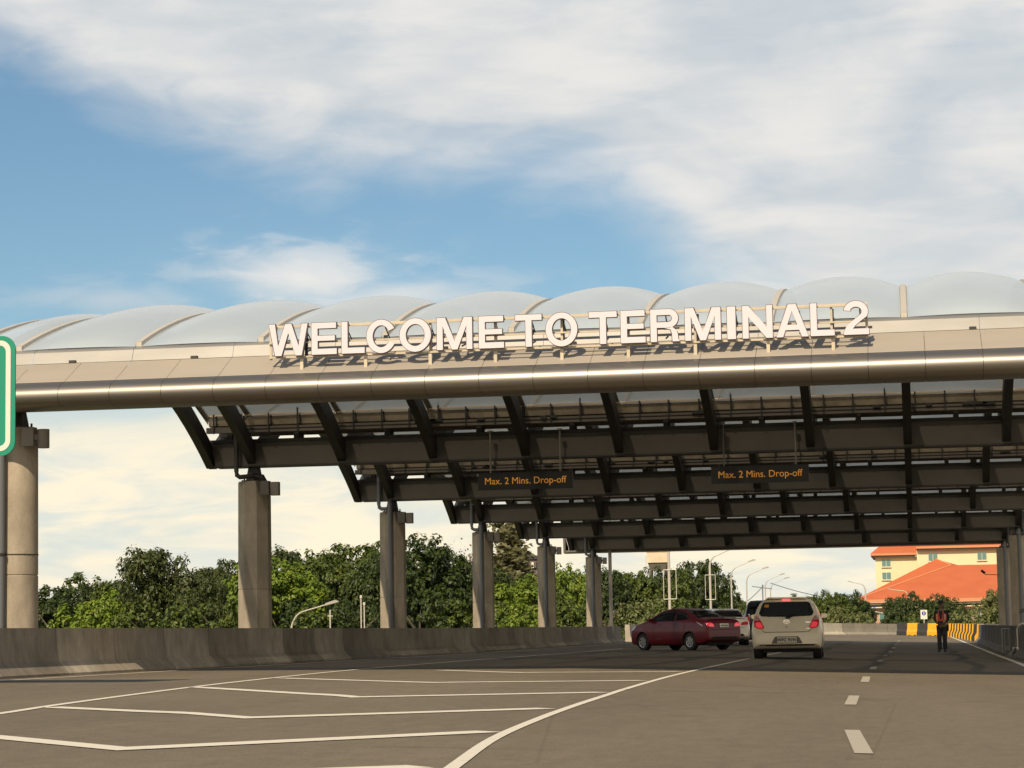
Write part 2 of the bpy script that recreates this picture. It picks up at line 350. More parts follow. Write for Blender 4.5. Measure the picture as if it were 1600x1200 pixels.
strip('edge_and_sunlit_line', [(-14.2, 10), (-14.2, 126)], .12)
strip('edge_and_sunlit_line', spline([(2.35, 20), (2.5, 50), (2.65, 75), (2.76, 134), (2.76, 186)]), .15)
strip('edge_and_sunlit_line', [(-14, 147), (2.5, 147)], .3);  # pale stripe painted across the road to stand for its sunlit far part
for ch in ([(-7.7, 17.1), (-5.07, 14.84), (-3.27, 18.3)], [(-8.46, 22.6), (-5.68, 19.95), (-3.62, 23.5)], [(-9.6, 31.0), (-6.13, 25.9), (-3.82, 29.4)],
           [(-10.0, 36.9), (-6.58, 32.8), (-4.05, 35.9)], [(-8.7, 43.6), (-6.6, 40.4), (-4.2, 43.2)]):
    strip('chevron_marking', ch, .27)
strip('chevron_marking', [(-5.0, 11.3), (-2.86, 13.7)], .27)
strip('road_joint', [(-14.1, 30.6), (-9, 30.75), (-4, 30.85), (2.8, 30.9)], .05, 'faded_paint', .010)
strip('road_joint', [(-14.1, 36.4), (-10, 36.9), (-6, 37.6), (-4.2, 38.0)], .05, 'faded_paint', .0105)
for a, b in (((-.35, 16.2), (-.52, 19.85)), ((-.70, 26.3), (-.74, 29.8)), ((-.76, 37.3), (-.81, 41.5)), ((-.83, 48.8), (-.85, 52.2)), ((-.85, 59.5), (-.85, 63.5)), ((-.85, 71), (-.84, 75)), ((-.8, 83), (-.8, 87)), ((-.78, 95), (-.78, 99)), ((-.78, 108), (-.78, 112)), ((-.78, 120), (-.78, 124)), ((-.78, 132), (-.78, 136))):
    strip('lane_dash', [a, b], .13 if a[1] > 20 else .125, 'dash_paint')
# pavement on the terminal side
m = MB(); yy = [-30]+list(range(-20, 112, 8))
for y0, y1 in zip(yy, yy[1:]):
    m.add([(5.6, y0, gz(5.6, y0)), (5.6, y1, gz(5.6, y1)), (5.6, y1, gz(5.6, y1)+.14), (5.6, y0, gz(5.6, y0)+.14), (12.9, y1, gz(5.6, y1)+.14), (12.9, y0, gz(5.6, y0)+.14)], [(0, 1, 2, 3), (3, 2, 4, 5)])
tag(m.build('pavement', 'pale_concrete'), kind='structure')
# ------------------------------------------------------------------ concrete barriers
def barrier_run(name, path, mt, label, skirt=.34, top=.84, flip=1):
    """jersey profile swept along path (x,y); flip=+1: road on the +x side of a path running +y"""
    prof = [(0, -.05), (0, .04), (-.20, .245), (-.235, .5), (-.25, top), (-.50, top), (-.50, -.05)]
    m = MB(); k = len(path); n = len(prof); V = []
    for i, p in enumerate(path):
        a = Vector(path[max(i-1, 0)]); b = Vector(path[min(i+1, k-1)]); dr = (b-a).normalized(); nn = Vector((dr.y, -dr.x))*flip
        z0 = gz(*p)
        for (o_, h) in prof: q = Vector(p)+nn*o_; V.append((q.x, q.y, z0+h))
    fs = [(i*n+j, i*n+(j+1) % n, (i+1)*n+(j+1) % n, (i+1)*n+j) for i in range(k-1) for j in range(n)]
    fs += [tuple(range(n)), tuple((k-1)*n+j for j in range(n))]
    m.add(V, fs); o = m.build(name, mt); return tag(o, label, 'barrier')
path = [(-14.85, y) for y in range(4, 128, 4)]
barrier_run('concrete_barrier', path, 'barrier_concrete', 'long grey concrete road barrier running under the left columns, its lengths cast in differing shades')
barrier_run('concrete_barrier', spline([(-14.85, 128.06), (-14.6, 145), (-13.2, 165), (-10.5, 180), (-6.9, 187.5), (-1.05, 196)], 5), 'pale_concrete', 'pale sunlit concrete barrier closing the road end behind the cars', top=.92)
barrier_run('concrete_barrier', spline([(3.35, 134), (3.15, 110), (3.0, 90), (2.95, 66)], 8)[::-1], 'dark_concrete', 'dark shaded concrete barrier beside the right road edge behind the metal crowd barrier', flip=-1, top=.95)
barrier_run('concrete_barrier', spline([(3.4, 134.3), (5.5, 141), (9, 150)], 5), 'pale_concrete', 'short pale concrete barrier just right of the yellow and black barriers', flip=-1, top=1.0)

# ------------------------------------------------------------------ the canopy
ROW0, SP = 41.0, 15.9
XC0, XC1 = -16.0, 4.62
rows = [ROW0+SP*i for i in range(6)]
DX = (XC1-XC0)/9
ribX = [XC0-1.1]+[XC0+DX*k for k in range(10)]+[XC1+1.1]
canopy = thing('canopy', (0, 0, 0), 'long drop-off canopy with bulging roof cushions, dark steel ribs and rounded metal fascia', 'canopy')
XL, XR = ribX[0]-.5, ribX[-1]+.5
def fascia(sgn, yrow, nm_lab):
    def Yy(v): return yrow+sgn*v
    nose = []
    # bullnose: from crease (2.0 out) round to the underside
    pts = [(-1.13, 5.44), (-1.26, 5.405), (-1.36, 5.355), (-1.44, 5.28), (-1.475, 5.19), (-1.46, 5.10), (-1.39, 5.03), (-1.26, 4.99), (-1.10, 4.975), (-.9, 4.97)]
    pan = .94
    root = bpy.data.objects.new('fascia', None); COL.objects.link(root); root.parent = canopy
    if nm_lab: root['label'] = nm_lab
    ma, mn, mf = MB(), MB(), MB()
    x = XL+.1; i = 0
    while x < XR-.1:
        x1 = min(x+pan, XR-.05)
        ma.sweep([(Yy(-.28), 5.875), (Yy(-.30), 5.855), (Yy(-1.10), 5.462), (Yy(-1.125), 5.445)], x+.003, x1-.004)
        mn.sweep([(Yy(a), b) for a, b in pts], x+.003, x1-.004)
        mn.sweep([(Yy(-.9), 4.97), (Yy(-.35), 5.0), (Yy(-.35), 5.12)], x+.003, x1-.004)
        x = x1
    x = XL+.1
    while x < XR-.1:
        x1 = min(x+1.88, XR-.05)
        mf.sweep([(Yy(.55), 6.30), (Yy(.0), 6.165), (Yy(-.10), 6.13), (Yy(-.13), 6.10), (Yy(-.22), 5.89), (Yy(-.29), 5.875)], x+.003, x1-.004)
        x = x1
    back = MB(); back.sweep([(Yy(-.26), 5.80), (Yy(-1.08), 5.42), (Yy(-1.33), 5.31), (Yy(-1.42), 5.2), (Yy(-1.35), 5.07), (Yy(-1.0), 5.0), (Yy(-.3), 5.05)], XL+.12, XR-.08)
    for xx in (XL, XR):   # end caps
        mn.prism([(Yy(a), b) for a, b in [(-.28, 5.86), (-1.1, 5.45)]+pts+[(-.35, 5.0)]], xx-.03, xx+.09, 'x')
    ma.build('fascia_apron', 'fascia_panel', root); mn.build('fascia_nose', 'fascia_nose', root, smooth='auto')
    mf.build('roof_flashing', 'flashing_metal', root); back.build('fascia_backing', 'shadow_gap', root)
    return root
fascia(1, rows[0], 'front fascia of beige metal panels with a bright rounded nose')
fascia(-1, rows[-1]+.3, 'rear fascia of metal panels')
# beams
for i, y in enumerate(rows):
    m = MB(); x0, x1 = ribX[0]+.05, ribX[-1]-.05
    m.prism([(x0+.13, 5.13), (x1-.13, 5.13), (x1, 5.70), (x0, 5.70)], y-.25, y+.25, 'y')
    b = m.build('beam', 'beam_steel', canopy)
    m = MB(); m.box(x0-.02, x1+.02, y-.32, y+.32, 5.702, 5.775); m.box(x0+.1, x1-.1, y-.29, y+.29, 5.095, 5.128)
    for k in range(len(ribX)-1):                       # stubs up to the purlins
        for f_ in (.5,):
            xm = ribX[k]+(ribX[k+1]-ribX[k])*f_; m.box(xm-.06, xm+.06, y-.28, y-.16, 5.775, 5.93)
            m.box(xm-.06, xm+.06, y+.16, y+.28, 5.775, 5.93)
    m.build('flange', 'steel_dark', b)
    if i == 0: continue
    m = MB()
    for s_ in (-1, 1): m.box(x0, x1, y+s_*.55-.07, y+s_*.55+.07, 5.92, 6.06)
    m.build('purlin', 'purlin_steel', canopy)
    m = MB()
    m.sweep([(y-.42, 6.33), (y-.40, 6.12), (y-.3, 6.10), (y+.3, 6.10), (y+.40, 6.12), (y+.42, 6.33)], x0, x1)
    m.sweep([(y+.40, 6.33), (y+.385, 6.14), (y+.3, 6.12), (y-.3, 6.12), (y-.385, 6.14), (y-.40, 6.33)], x0, x1)
    xx = x0+.2; k = 0
    while xx < x1:
        dz = .12 if k % 5 == 3 else 0
        m.box(xx-.018, xx+.018, y-.66, y-.63, 5.9, 6.38+dz, 1); m.box(xx-.018, xx+.018, y-.64, y-.4, 6.08, 6.11, 1)
        m.box(xx-.018, xx+.018, y-.445, y-.415, 6.05, 6.36, 1)
        xx += .72+random.uniform(-.04, .04); k += 1
    m.build('gutter', ['gutter_metal', 'steel_dark'], canopy)
    if i > 0:
        m = MB(); m.box(x0, x1, y-.52, y-.44, 6.345, 6.385); m.build('roof_edge_trim', 'trim_painted_lit', canopy)
# clutter of pipes and small fittings along the first rows
for y in rows[1:4]:
    m = MB()
    for k in range(14):
        xx = random.uniform(XC0, XC1); m.box(xx, xx+random.uniform(.12, .35), y-.7, y-.6, 6.02+random.uniform(-.02, .02), 6.09)
    m.tube([(XC0, y-.62, 6.0), (XC1, y-.62, 6.0)], .02, 6)
    m.build('cable_tray', 'steel_dark', canopy)
# ribs: bow-shaped box ribs from beam to beam
def rib_mesh():
    m = MB(); n = 26; V = []
    for i in range(n+1):
        t_ = i/n; z = 5.27+4*2.2*t_*(1-t_); dzdt = 4*2.2*(1-2*t_)/SP
        nn = Vector((-dzdt, 1)).normalized(); dep = .21
        for (a, b) in ((-.1, dep), (.1, dep), (.1, -dep), (-.1, -dep)):
            V.append((a, t_*SP+nn.x*b, z+nn.y*b))
    F = [(i*4+j, i*4+(j+1) % 4, (i+1)*4+(j+1) % 4, (i+1)*4+j) for i in range(n) for j in range(4)]+[(0, 1, 2, 3), (n*4+3, n*4+2, n*4+1, n*4)]
    m.add(V, F); return m
rib0 = rib_mesh().build('rib', 'steel_dark', canopy); rib0.location = (ribX[0], rows[0], 0)
first = True
for b in range(5):
    for X in ribX:
        if first: first = False; continue
        c = copy_part(rib0, canopy); c.location = (X, rows[b], 0)
# small struts (arm ties) rising from each beam toward the roof edge beside the ribs
m = MB()
for X in ribX: pass
# cushions, one per bay and rib field
RISE = 1.42
def roofz(t_): return 6.14+4*RISE*t_*(1-t_)
def cushion(w, y0, b):
    m = MB()
    def fn(u, v):
        x = .06+(w-.12)*u; t_ = .002+.996*(v*v*(3-2*v)*.5+v*.5)
        env = (math.sin(PI*t_))**.5
        return (x, t_*SP, roofz(t_)+.02+.05*env+.25*(w/DX)*env*(1-(2*u-1)**2))
    m.grid(fn, 12, 40)
    return m
proto = {}
for b in range(5):
    for k in range(len(ribX)-1):
        w = round(ribX[k+1]-ribX[k], 3)
        if w not in proto: proto[w] = cushion(w, 0, b).build('roof_cushion', 'roof_membrane', canopy, smooth=True); o = proto[w]
        else: o = copy_part(proto[w], canopy)
        o.location = (ribX[k], rows[b], 0)
# valley strips over the ribs
m = MB(); n = 30
def vs():
    m = MB(); V = []
    for i in range(n+1):
        t_ = .005+.99*i/n; z = roofz(t_)+.10
        for a, dz in ((-.066, -.09), (-.05, 0), (.05, 0), (.066, -.09)): V.append((a, t_*SP, z+dz))
    m.add(V, [(i*4+j, i*4+j+1, (i+1)*4+j+1, (i+1)*4+j) for i in range(n) for j in range(3)]); z = roofz(.005)+.10; m.add([(-.066, .075, z-.3), (.066, .075, z-.3), (.05, .079, z-.002), (-.05, .079, z-.002)], [(0, 1, 2, 3)]); return m
v0 = vs().build('valley_strip', 'strip_metal', canopy)
first = True
for b in range(5):
    for X in ribX:
        c = v0 if first else copy_part(v0, canopy); first = False; c.location = (X, rows[b], 0)
# columns
def column(X, Y, side, idx):
    base = -5.2; top = 4.74; m = MB()
    round_ = idx == 0; n = 28 if round_ else 8; off = 0 if round_ else PI/8
    r0, r1 = (.40, .38) if round_ else (.425, .405)
    nr = len([0])
    V = []; zs = [base, 1.0, 2.05, 2.06, 2.075, 2.085, 3.4, top-.03, top]
    for z in zs:
        t_ = max(0, z)/top; r = r0+(r1-r0)*t_
        if z in (2.06, 2.075): r -= .012
        if z == top: r -= .02
        for j in range(n): V.append((X+r*math.cos(off+2*PI*j/n), Y+r*math.sin(off+2*PI*j/n), z))
    m.add(V, [(i*n+j, i*n+(j+1) % n, (i+1)*n+(j+1) % n, (i+1)*n+j) for i in range(len(zs)-1) for j in range(n)]+[tuple((len(zs)-1)*n+j for j in range(n))])
    c = m.build('column', 'column_concrete', canopy, smooth='auto' if round_ else False)
    # bearing between column and beam
    m = MB(); a, b_ = .17, .12
    m.add([(X-a, Y-a, top+.03), (X+a, Y-a, top+.03), (X+a, Y+a, top+.03), (X-a, Y+a, top+.03), (X-b_, Y-b_, 5.1), (X+b_, Y-b_, 5.1), (X+b_, Y+b_, 5.1), (X-b_, Y+b_, 5.1)],
          [(0, 1, 2, 3), (4, 5, 6, 7), (0, 1, 5, 4), (1, 2, 6, 5), (2, 3, 7, 6), (3, 0, 4, 7)])
    m.box(X-.26, X+.26, Y-.26, Y+.26, top+.001, top+.03)
    for bx in (-.2, .2):
        for by in (-.2, .2): m.tube([(X+bx, Y+by, top+.02), (X+bx, Y+by, top+.11)], .022, 6)
    m.build('bearing', 'steel_dark', c)
    # downpipe
    m = MB()
    yf = Y-.48
    if idx == 0: m.tube([(X-.12, yf, 5.0), (X-.12, yf, 4.5), (X-.12, yf-.02, base)], .085, 12)
    else:
        xa = X-.33 if side < 0 else X+.2
        loop = [(xa, yf+.02, 6.1), (xa, yf+.02, 4.98), (xa+.02, yf, 4.88), (xa+.09, yf, 4.83)]
        if idx >= 2 or side > 0: m.tube(loop+[(X-.08, yf, 4.83), (X-.02, yf, 4.88), (X+.02, yf, 5.06), (X+.02, yf+.1, 5.10)], .06, 10); m.tube([(X+.02, yf, 5.02), (X+.02, yf, base)], .075, 12)
        else: m.tube(loop+[(X-.05, yf+.1, 4.85), (X+.1, yf+.2, 4.87), (X+.3, Y-.35, 4.84), (X+.36, Y-.3, 4.7)], .06, 10)
    m.build('downpipe', 'pipe_grey' if idx != 1 else 'steel_dark', c, smooth='auto')
    if idx == 0:
        m = MB(); m.tube([(X-.12, yf-.01, 2.42), (X-.12, yf-.01, 2.46)], .1, 12); m.tube([(X, Y, 2.43), (X, Y, 2.45)], .398, 28); m.build('pipe_clamp', 'black_metal', c)
    # floodlight bracket and lamp
    if side < 0:
        m = MB(); m.box(X+.28, X+.50, Y-.5, Y-.3, top-.36, top-.02); m.box(X+.50, X+.56, Y-.44, Y-.36, top-.25, top-.15)
        if idx == 0: m.tube([(X+.66, Y-.4, top-.40), (X+.66, Y-.4, top-.06)], .105, 16)
        else: m.box(X+.54, X+.74, Y-.5, Y-.3, top-.38, top-.05)
        m.build('floodlight', 'lamp_box', c)
    else:
        m = MB(); m.tube([(X-.3, Y-.3, 3.4), (X-1.0, Y-.35, 3.42)], .02, 6); m.tube([(X-1.0, Y-.35, 3.5), (X-1.15, Y-.45, 3.62)], .07, 8)
        if idx == 5: m.build('camera_bracket', 'black_metal', c)
    return c
for i, y in enumerate(rows):
    column(XC0, y, -1, i); column(XC1, y, 1, max(i, 1) if i else 2)
# ------------------------------------------------------------------ WELCOME sign
LZ0, LZ1, LY = 5.77, 6.327, 40.0
sign = thing('welcome_sign', (0, 0, 0), 'pale pink capital letters reading WELCOME TO TERMINAL 2 on a cream frame above the fascia', 'sign')
def glyph(ch):
    """outer loops in a unit box: x 0..1 (scaled to width), z 0..1 (height); s = stroke in height units -> resolved by caller"""
    return ch
def letter_polys(ch, w, h, g=0):
    s = (h-2*g)*.192+2*g; sh = (h-2*g)*.178+2*g            # vertical and horizontal stroke
    def rect(x0, z0, x1, z1): return [(x0, z0), (x1, z0), (x1, z1), (x0, z1)]
    def ring(cx, cz, rx, rz, sx, sz, a0=0, a1=360, n=40):
        o = [(cx+rx*math.cos(R(a0+(a1-a0)*i/n)), cz+rz*math.sin(R(a0+(a1-a0)*i/n))) for i in range(n+1)]
        q = [(cx+(rx-sx)*math.cos(R(a0+(a1-a0)*i/n)), cz+(rz-sz)*math.sin(R(a0+(a1-a0)*i/n))) for i in range(n+1)]
        return [[o[i], o[i+1], q[i+1], q[i]] for i in range(n)]
    P = []
    if ch == 'E': P = [[(0, 0), (w, 0), (w, sh), (s, sh), (s, (h-sh)/2+.02*h), (w*.93, (h-sh)/2+.02*h), (w*.93, (h+sh)/2), (s, (h+sh)/2), (s, h-sh), (w*.98, h-sh), (w*.98, h), (0, h)]]
    elif ch == 'L': P = [[(0, 0), (w, 0), (w, sh), (s, sh), (s, h), (0, h)]]
    elif ch == 'T': P = [[((w-s)/2, 0), ((w+s)/2, 0), ((w+s)/2, h-sh), (w, h-sh), (w, h), (0, h), (0, h-sh), ((w-s)/2, h-sh)]]
    elif ch == 'I': P = [rect(0, 0, w, h)]
    elif ch == 'N': P = [[(0, 0), (s*.95, 0), (s*.95, h*.66), (w-s, 0), (w, 0), (w, h), (w-s*.95, h), (w-s*.95, h*.34), (s, h), (0, h)]]
    elif ch == 'M':
        P = [[(0, 0), (s*.95, 0), (s*.95, h*.74), (w/2-s*.45, 0), (w/2+s*.45, 0), (w-s*.95, h*.74), (w-s*.95, 0), (w, 0), (w, h), (w-s*1.38, h), (w/2, h*.27), (s*1.38, h), (0, h)]]
    elif ch == 'W':
        a = s*1.02; P = [[(w*.235-a*.5, 0), (w*.235+a*.55, 0), (w*.5, h*.72), (w*.765-a*.55, 0), (w*.765+a*.5, 0), (w, h), (w-a, h), (w*.765, h*.30), (w*.5+a*.52, h), (w*.5-a*.52, h), (w*.235, h*.30), (a, h), (0, h)]]
    elif ch == 'A':
        a = s*1.05; zb, zt = h*.21, h*.37
        def xo(z): return (w/2-a*.58)*z/h
        def xi(z): return a+(w/2-a)*z/(h*.80)
        P = [[(0, 0), (a, 0), (xi(zb), zb), (xi(zt), zt), (w/2, h*.80), (w/2, h), (w/2-a*.6, h)],
             [(w, 0), (w/2+a*.6, h), (w/2, h), (w/2, h*.80), (w-xi(zt), zt), (w-xi(zb), zb), (w-a, 0)],
             [(xi(zb), zb), (w-xi(zb), zb), (w-xi(zt), zt), (xi(zt), zt)]]
    elif ch == 'O': P = ring(w/2, h/2, w/2, h*.525, s*1.02, sh*1.0, 0, 360, 48)
    elif ch == 'C':
        P = ring(w/2+.01*h, h/2, w/2+.01*h, h*.525, s*1.02, sh, 28, 332, 44)
    elif ch == 'R':
        r = h*.285; x0 = w-r-.04*h
        P = [rect(0, 0, s, h), rect(s, h-sh, x0, h), rect(s, h-2*r, x0, h-2*r+sh*.95)]
        P += ring(x0, h-r, r*1.0, r, s*.98, sh, -90, 90, 22)
        P += [[(x0-.16*h, h-2*r), (x0+.1*h, h-2*r+.02*h), (w-.09*h, h*.33), (w-.055*h, h*.2), (w-.045*h, .07*h), (w, 0), (w-s*1.15, 0), (w-s*1.2, h*.09), (w-s*1.22, h*.24), (w-s*1.45, h*.37)]]
    elif ch == '2':
        P = ring(w*.5, h*.70, w*.48, h*.325, s*.98, sh, -28, 172, 26)
        P += [[(w*.5+w*.48*math.cos(R(-28)), h*.70+h*.325*math.sin(R(-28))), (w*.5+(w*.48-s*.98)*math.cos(R(-28)), h*.70+(h*.325-sh)*math.sin(R(-28))),
               (w*.30, h*.38), (w*.12, h*.26), (w*.03, h*.12), (0, 0), (w*.36, sh), (w*.46, h*.27), (w*.66, h*.40)]]
        P += [[(0, 0), (w, 0), (w, sh), (w*.36, sh)]]
    return P
LET = [('W', 420.3, 480.8), ('E', 486.9, 526), ('L', 533.8, 569.7), ('C', 572.8, 617.8), ('O', 624.5, 673.4), ('M', 682.8, 738), ('E', 748.4, 787.5), ('T', 805.6, 846.9), ('O', 853, 902.5),
       ('T', 920.8, 964.5), ('E', 970.5, 1009), ('R', 1017, 1062.5), ('M', 1071, 1127), ('I', 1137, 1150.3), ('N', 1161, 1208), ('A', 1213.7, 1264), ('L', 1267.5, 1304.8), ('2', 1319, 1358.7)]
def extrude_polys(polys, to3, depth, name, mats, parent, face_mat=0, side_mat=1):
    """union-like solid: caps for every polygon, side walls only on boundary edges"""
    bm = bmesh.new(); cache = {}
    def vert(p, k):
        key = (round(p[0], 4), round(p[1], 4), k)
        if key not in cache: cache[key] = bm.verts.new(to3(p, depth*k))
        return cache[key]
    edges = {}
    for P in polys:
        Q = [P[0]]
        for p in P[1:]:
            if (round(p[0], 4), round(p[1], 4)) != (round(Q[-1][0], 4), round(Q[-1][1], 4)): Q.append(p)
        if len(Q) < 3: continue
        try:
            f = bm.faces.new([vert(p, 0) for p in Q]); f.material_index = face_mat
            f = bm.faces.new([vert(p, 1) for p in Q[::-1]]); f.material_index = side_mat
        except ValueError: pass
        for a, b in zip(Q, Q[1:]+Q[:1]):
            ka = tuple(sorted(((round(a[0], 4), round(a[1], 4)), (round(b[0], 4), round(b[1], 4))))); edges.setdefault(ka, []).append((a, b))
    for k_, l in edges.items():
        if len(l) == 1:
            a, b = l[0]
            try: f = bm.faces.new([vert(a, 0), vert(b, 0), vert(b, 1), vert(a, 1)]); f.material_index = side_mat
            except ValueError: pass
    bm.normal_update(); bmesh.ops.triangulate(bm, faces=[f for f in bm.faces if len(f.verts) > 4])
    bmesh.ops.recalc_face_normals(bm, faces=bm.faces)
    me = bpy.data.meshes.new(name); bm.to_mesh(me); bm.free()
    for q in mats: me.materials.append(MAT[q])
    o = bpy.data.objects.new(name, me); COL.objects.link(o); o.parent = parent; return o
for ch, a, b in LET:
    x0, x1 = at(a, 540, LY-.06).x, at(b, 540, LY-.06).x; h = LZ1-LZ0
    G_ = .009
    o = extrude_polys(letter_polys(ch, x1-x0+2*G_, h+2*G_, G_), lambda p, dd, x0=x0: (x0-G_+p[0], LY-.055+dd, LZ0-G_+p[1]), .075, 'letter', ['letter_side', 'letter_side'], sign)
    extrude_polys(letter_polys(ch, x1-x0, h), lambda p, dd, x0=x0: (x0+p[0], LY-.062+dd, LZ0+p[1]), .006, 'letter_face', ['letter_face', 'letter_face'], o)
    o['label'] = 'pale pink %s %s with dark sides' % ('digit' if ch == '2' else 'letter', ch)
m = MB()
xa, xb = at(419, 540, LY).x, at(1356, 530, LY).x
for z in (LZ0-.015, (LZ0+LZ1)/2-.04, LZ1-.045): m.box(xa, xb, LY+.05, LY+.085, z-.014, z+.014)
for z in (LZ1-.045,): m.box(xa, xb, LY+.42, LY+.455, z+.02-.018+.05, z+.02+.018+.05)
for px in (421, 671, 773, 877, 981, 1086, 1200, 1300, 1355):
    X = at(px, 540, LY).x
    m.box(X-.02, X+.02, LY+.088, LY+.125, LZ0-.05, LZ1-.03)
m.build('frame', 'frame_cream', sign)
for px in (470, 570, 671, 773, 877, 981, 1086, 1200, 1302):
    X = at(px, 540, LY).x; m = MB()
    m.box(X-.028, X+.028, LY+.045, LY+.09, 5.50, LZ0-.046)
    m.build('foot', 'frame_cream', sign)
for px in (476, 540, 600, 671, 720, 773, 830, 879, 945, 981, 1040, 1090, 1150, 1205, 1250, 1302, 1345):
    X = at(px, 540, LY).x; m = MB()
    m.box(X-.035, X+.035, LY+.128, LY+.16, 6.0, 6.09) 
    if px in (476, 671, 773, 879, 981, 1090, 1205, 1302): m.box(X-.03, X+.02, LY+.127, LY+.17, LZ0-.02, LZ1-.08)
    m.tube([(X, LY+.13, LZ0+.08), (X, LY+.50, LZ0+.16)], .015, 6); m.tube([(X, LY+.13, LZ1-.1), (X, LY+.5, LZ0+.3)], .012, 6)
    m.build('bracket', 'black_metal', sign)
# ------------------------------------------------------------------ text helper and LED boards
def text_mesh(name, txt, size, mtl, parent, loc, rot, offset=0, extrude=.003, align='CENTER', sx=1.0):
    cu = bpy.data.curves.new(name, 'FONT'); cu.body = txt; cu.size = size; cu.align_x = align; cu.align_y = 'CENTER'; cu.offset = offset; cu.extrude = extrude
    tmp = bpy.data.objects.new(name, cu); COL.objects.link(tmp); dg = bpy.context.evaluated_depsgraph_get()
    me = bpy.data.meshes.new_from_object(tmp.evaluated_get(dg)); bpy.data.objects.remove(tmp)
    me.materials.clear(); me.materials.append(MAT[mtl]); me.name = name
    o = bpy.data.objects.new(name, me); COL.objects.link(o); o.parent = parent; o.location = loc; o.rotation_euler = rot; o.scale = (sx, 1, 1); return o
for xc, lab in ((-9.07, 'black hanging LED board reading Max. 2 Mins. Drop-off, the left one of the two'), (-3.44, 'black hanging LED board reading Max. 2 Mins. Drop-off, the right one of the two')):
    b = thing('led_board', (xc, 56.25, 4.33), lab, 'electronic sign', 'LED boards hanging under the canopy')
    m = MB(); m.box(-1.15, 1.15, -.08, .08, 0, .40); m.box(-1.17, 1.17, -.09, -.081, -.01, .012); m.box(-1.17, 1.17, -.09, -.081, .395, .41); m.build('board_housing', 'led_panel', b)
    text_mesh('board_text', 'Max. 2 Mins. Drop-off', .232, 'led_amber', b, (0, -.086, .20), (PI/2, 0, 0), offset=0, sx=.96)
    for xx in (-.85, .85):
        m = MB(); m.tube([(xx, 0, .40), (xx, 0, 1.44)], .022, 8); m.box(xx-.05, xx+.05, -.05, .09, 1.40, 1.44); m.build('hanger', 'lamp_box', b)
# ------------------------------------------------------------------ green road sign at the left edge
gs = thing('road_sign', (-14.8, 31, gz(-15)), 'tall green road sign with white border and rounded corners at the left frame edge', 'road sign')
def rrect(w, h, r, n=8):
    P = []
    for cx, cz, a in ((w/2-r, h/2-r, 0), (-w/2+r, h/2-r, 90), (-w/2+r, -h/2+r, 180), (w/2-r, -h/2+r, 270)):
        P += [(cx+r*math.cos(R(a+90*i/n)), cz+r*math.sin(R(a+90*i/n))) for i in range(n+1)]
    return P
k_ = 31/34; zc = .845+3.74*k_-gz(-15); W_, H_ = 3.4, 1.83*k_; xo = -13.29*k_-W_/2+14.8
m = MB(); m.prism([(x+xo, z+zc) for x, z in rrect(W_, H_, .2)], -.03, .0, 'y'); m.build('sign_panel', 'sign_green', gs)
m = MB(); a = rrect(W_-.13, H_-.13, .15); b = rrect(W_-.27, H_-.27, .09); n = len(a)
m.add([(x+xo, -.036, z+zc) for x, z in a]+[(x+xo, -.036, z+zc) for x, z in b]+[(x+xo, -.031, z+zc) for x, z in a]+[(x+xo, -.031, z+zc) for x, z in b],
      [(i, (i+1) % n, n+(i+1) % n, n+i) for i in range(n)]+[(i, (i+1) % n, 2*n+(i+1) % n, 2*n+i) for i in range(n)]+[(n+i, n+(i+1) % n, 3*n+(i+1) % n, 3*n+i) for i in range(n)])
m.build('sign_border', 'sign_white', gs)
m = MB()
for xx in (-.75,): m.tube([(xx, .12, -5.3), (xx, .12, zc+.8)], .07, 12)
for z in (zc-.6, zc+.6): m.box(xo-1.1, xo+1.1, .002, .07, z-.03, z+.03)
m.build('sign_post', 'galvanised', gs)
#@@PART2
# ------------------------------------------------------------------ yellow and black plastic barriers
mat('plastic_yellow', (.66, .33, .012), .45, noise=(2.5, .14, 5)); mat('plastic_black', (.028, .027, .026), .5, noise=(3, .2, 4))
def plastic_barrier(mt, L=1.0):
    prof = [(-.30, 0), (.30, 0), (.31, .06), (.30, .30), (.17, .52), (.13, .98), (.11, 1.0), (-.11, 1.0), (-.13, .98), (-.17, .52), (-.30, .30), (-.31, .06)]
    m = MB(); n = len(prof); st = [(-L/2, .94), (-L/2+.02, 1), (L/2-.02, 1), (L/2, .94)]
    m.add([(x, p[0]*s_, p[1]*(1 if s_ == 1 else .99)) for x, s_ in st for p in prof], [(i*n+j, i*n+(j+1) % n, (i+1)*n+(j+1) % n, (i+1)*n+j) for i in range(3) for j in range(n)]+[tuple(range(n))[::-1], tuple(3*n+j for j in range(n))])
    # forklift slots in the foot
    for xx in (-.25, .25): m.box(xx-.09, xx+.09, -.315, .315, .0, .07, 1)
    return m
pb = {'yellow': plastic_barrier('plastic_yellow').build('plastic_barrier', ['plastic_yellow', 'shadow_gap']), 'black': plastic_barrier('plastic_black').build('plastic_barrier', ['plastic_black', 'shadow_gap'])}
used = set()
def place_barrier(c, x, y, rz, label):
    o = pb[c] if c not in used else pb[c].copy()
    if c in used: COL.objects.link(o)
    used.add(c); o.location = (x, y, gz(x, y)); o.rotation_euler = (0, 0, rz)
    tag(o, label, 'barrier', 'yellow and black plastic barriers at the road end')
ORD = ['first', 'second', 'third', 'fourth', 'fifth', 'sixth', 'seventh', 'eighth', 'ninth', 'tenth', 'eleventh', 'twelfth', 'thirteenth', 'fourteenth', 'fifteenth', 'sixteenth', 'seventeenth', 'eighteenth', 'nineteenth', 'twentieth', 'twenty-first']
cs = ['black', 'yellow', 'black', 'yellow', 'black', 'yellow']; cnt = {'black': 0, 'yellow': 0}
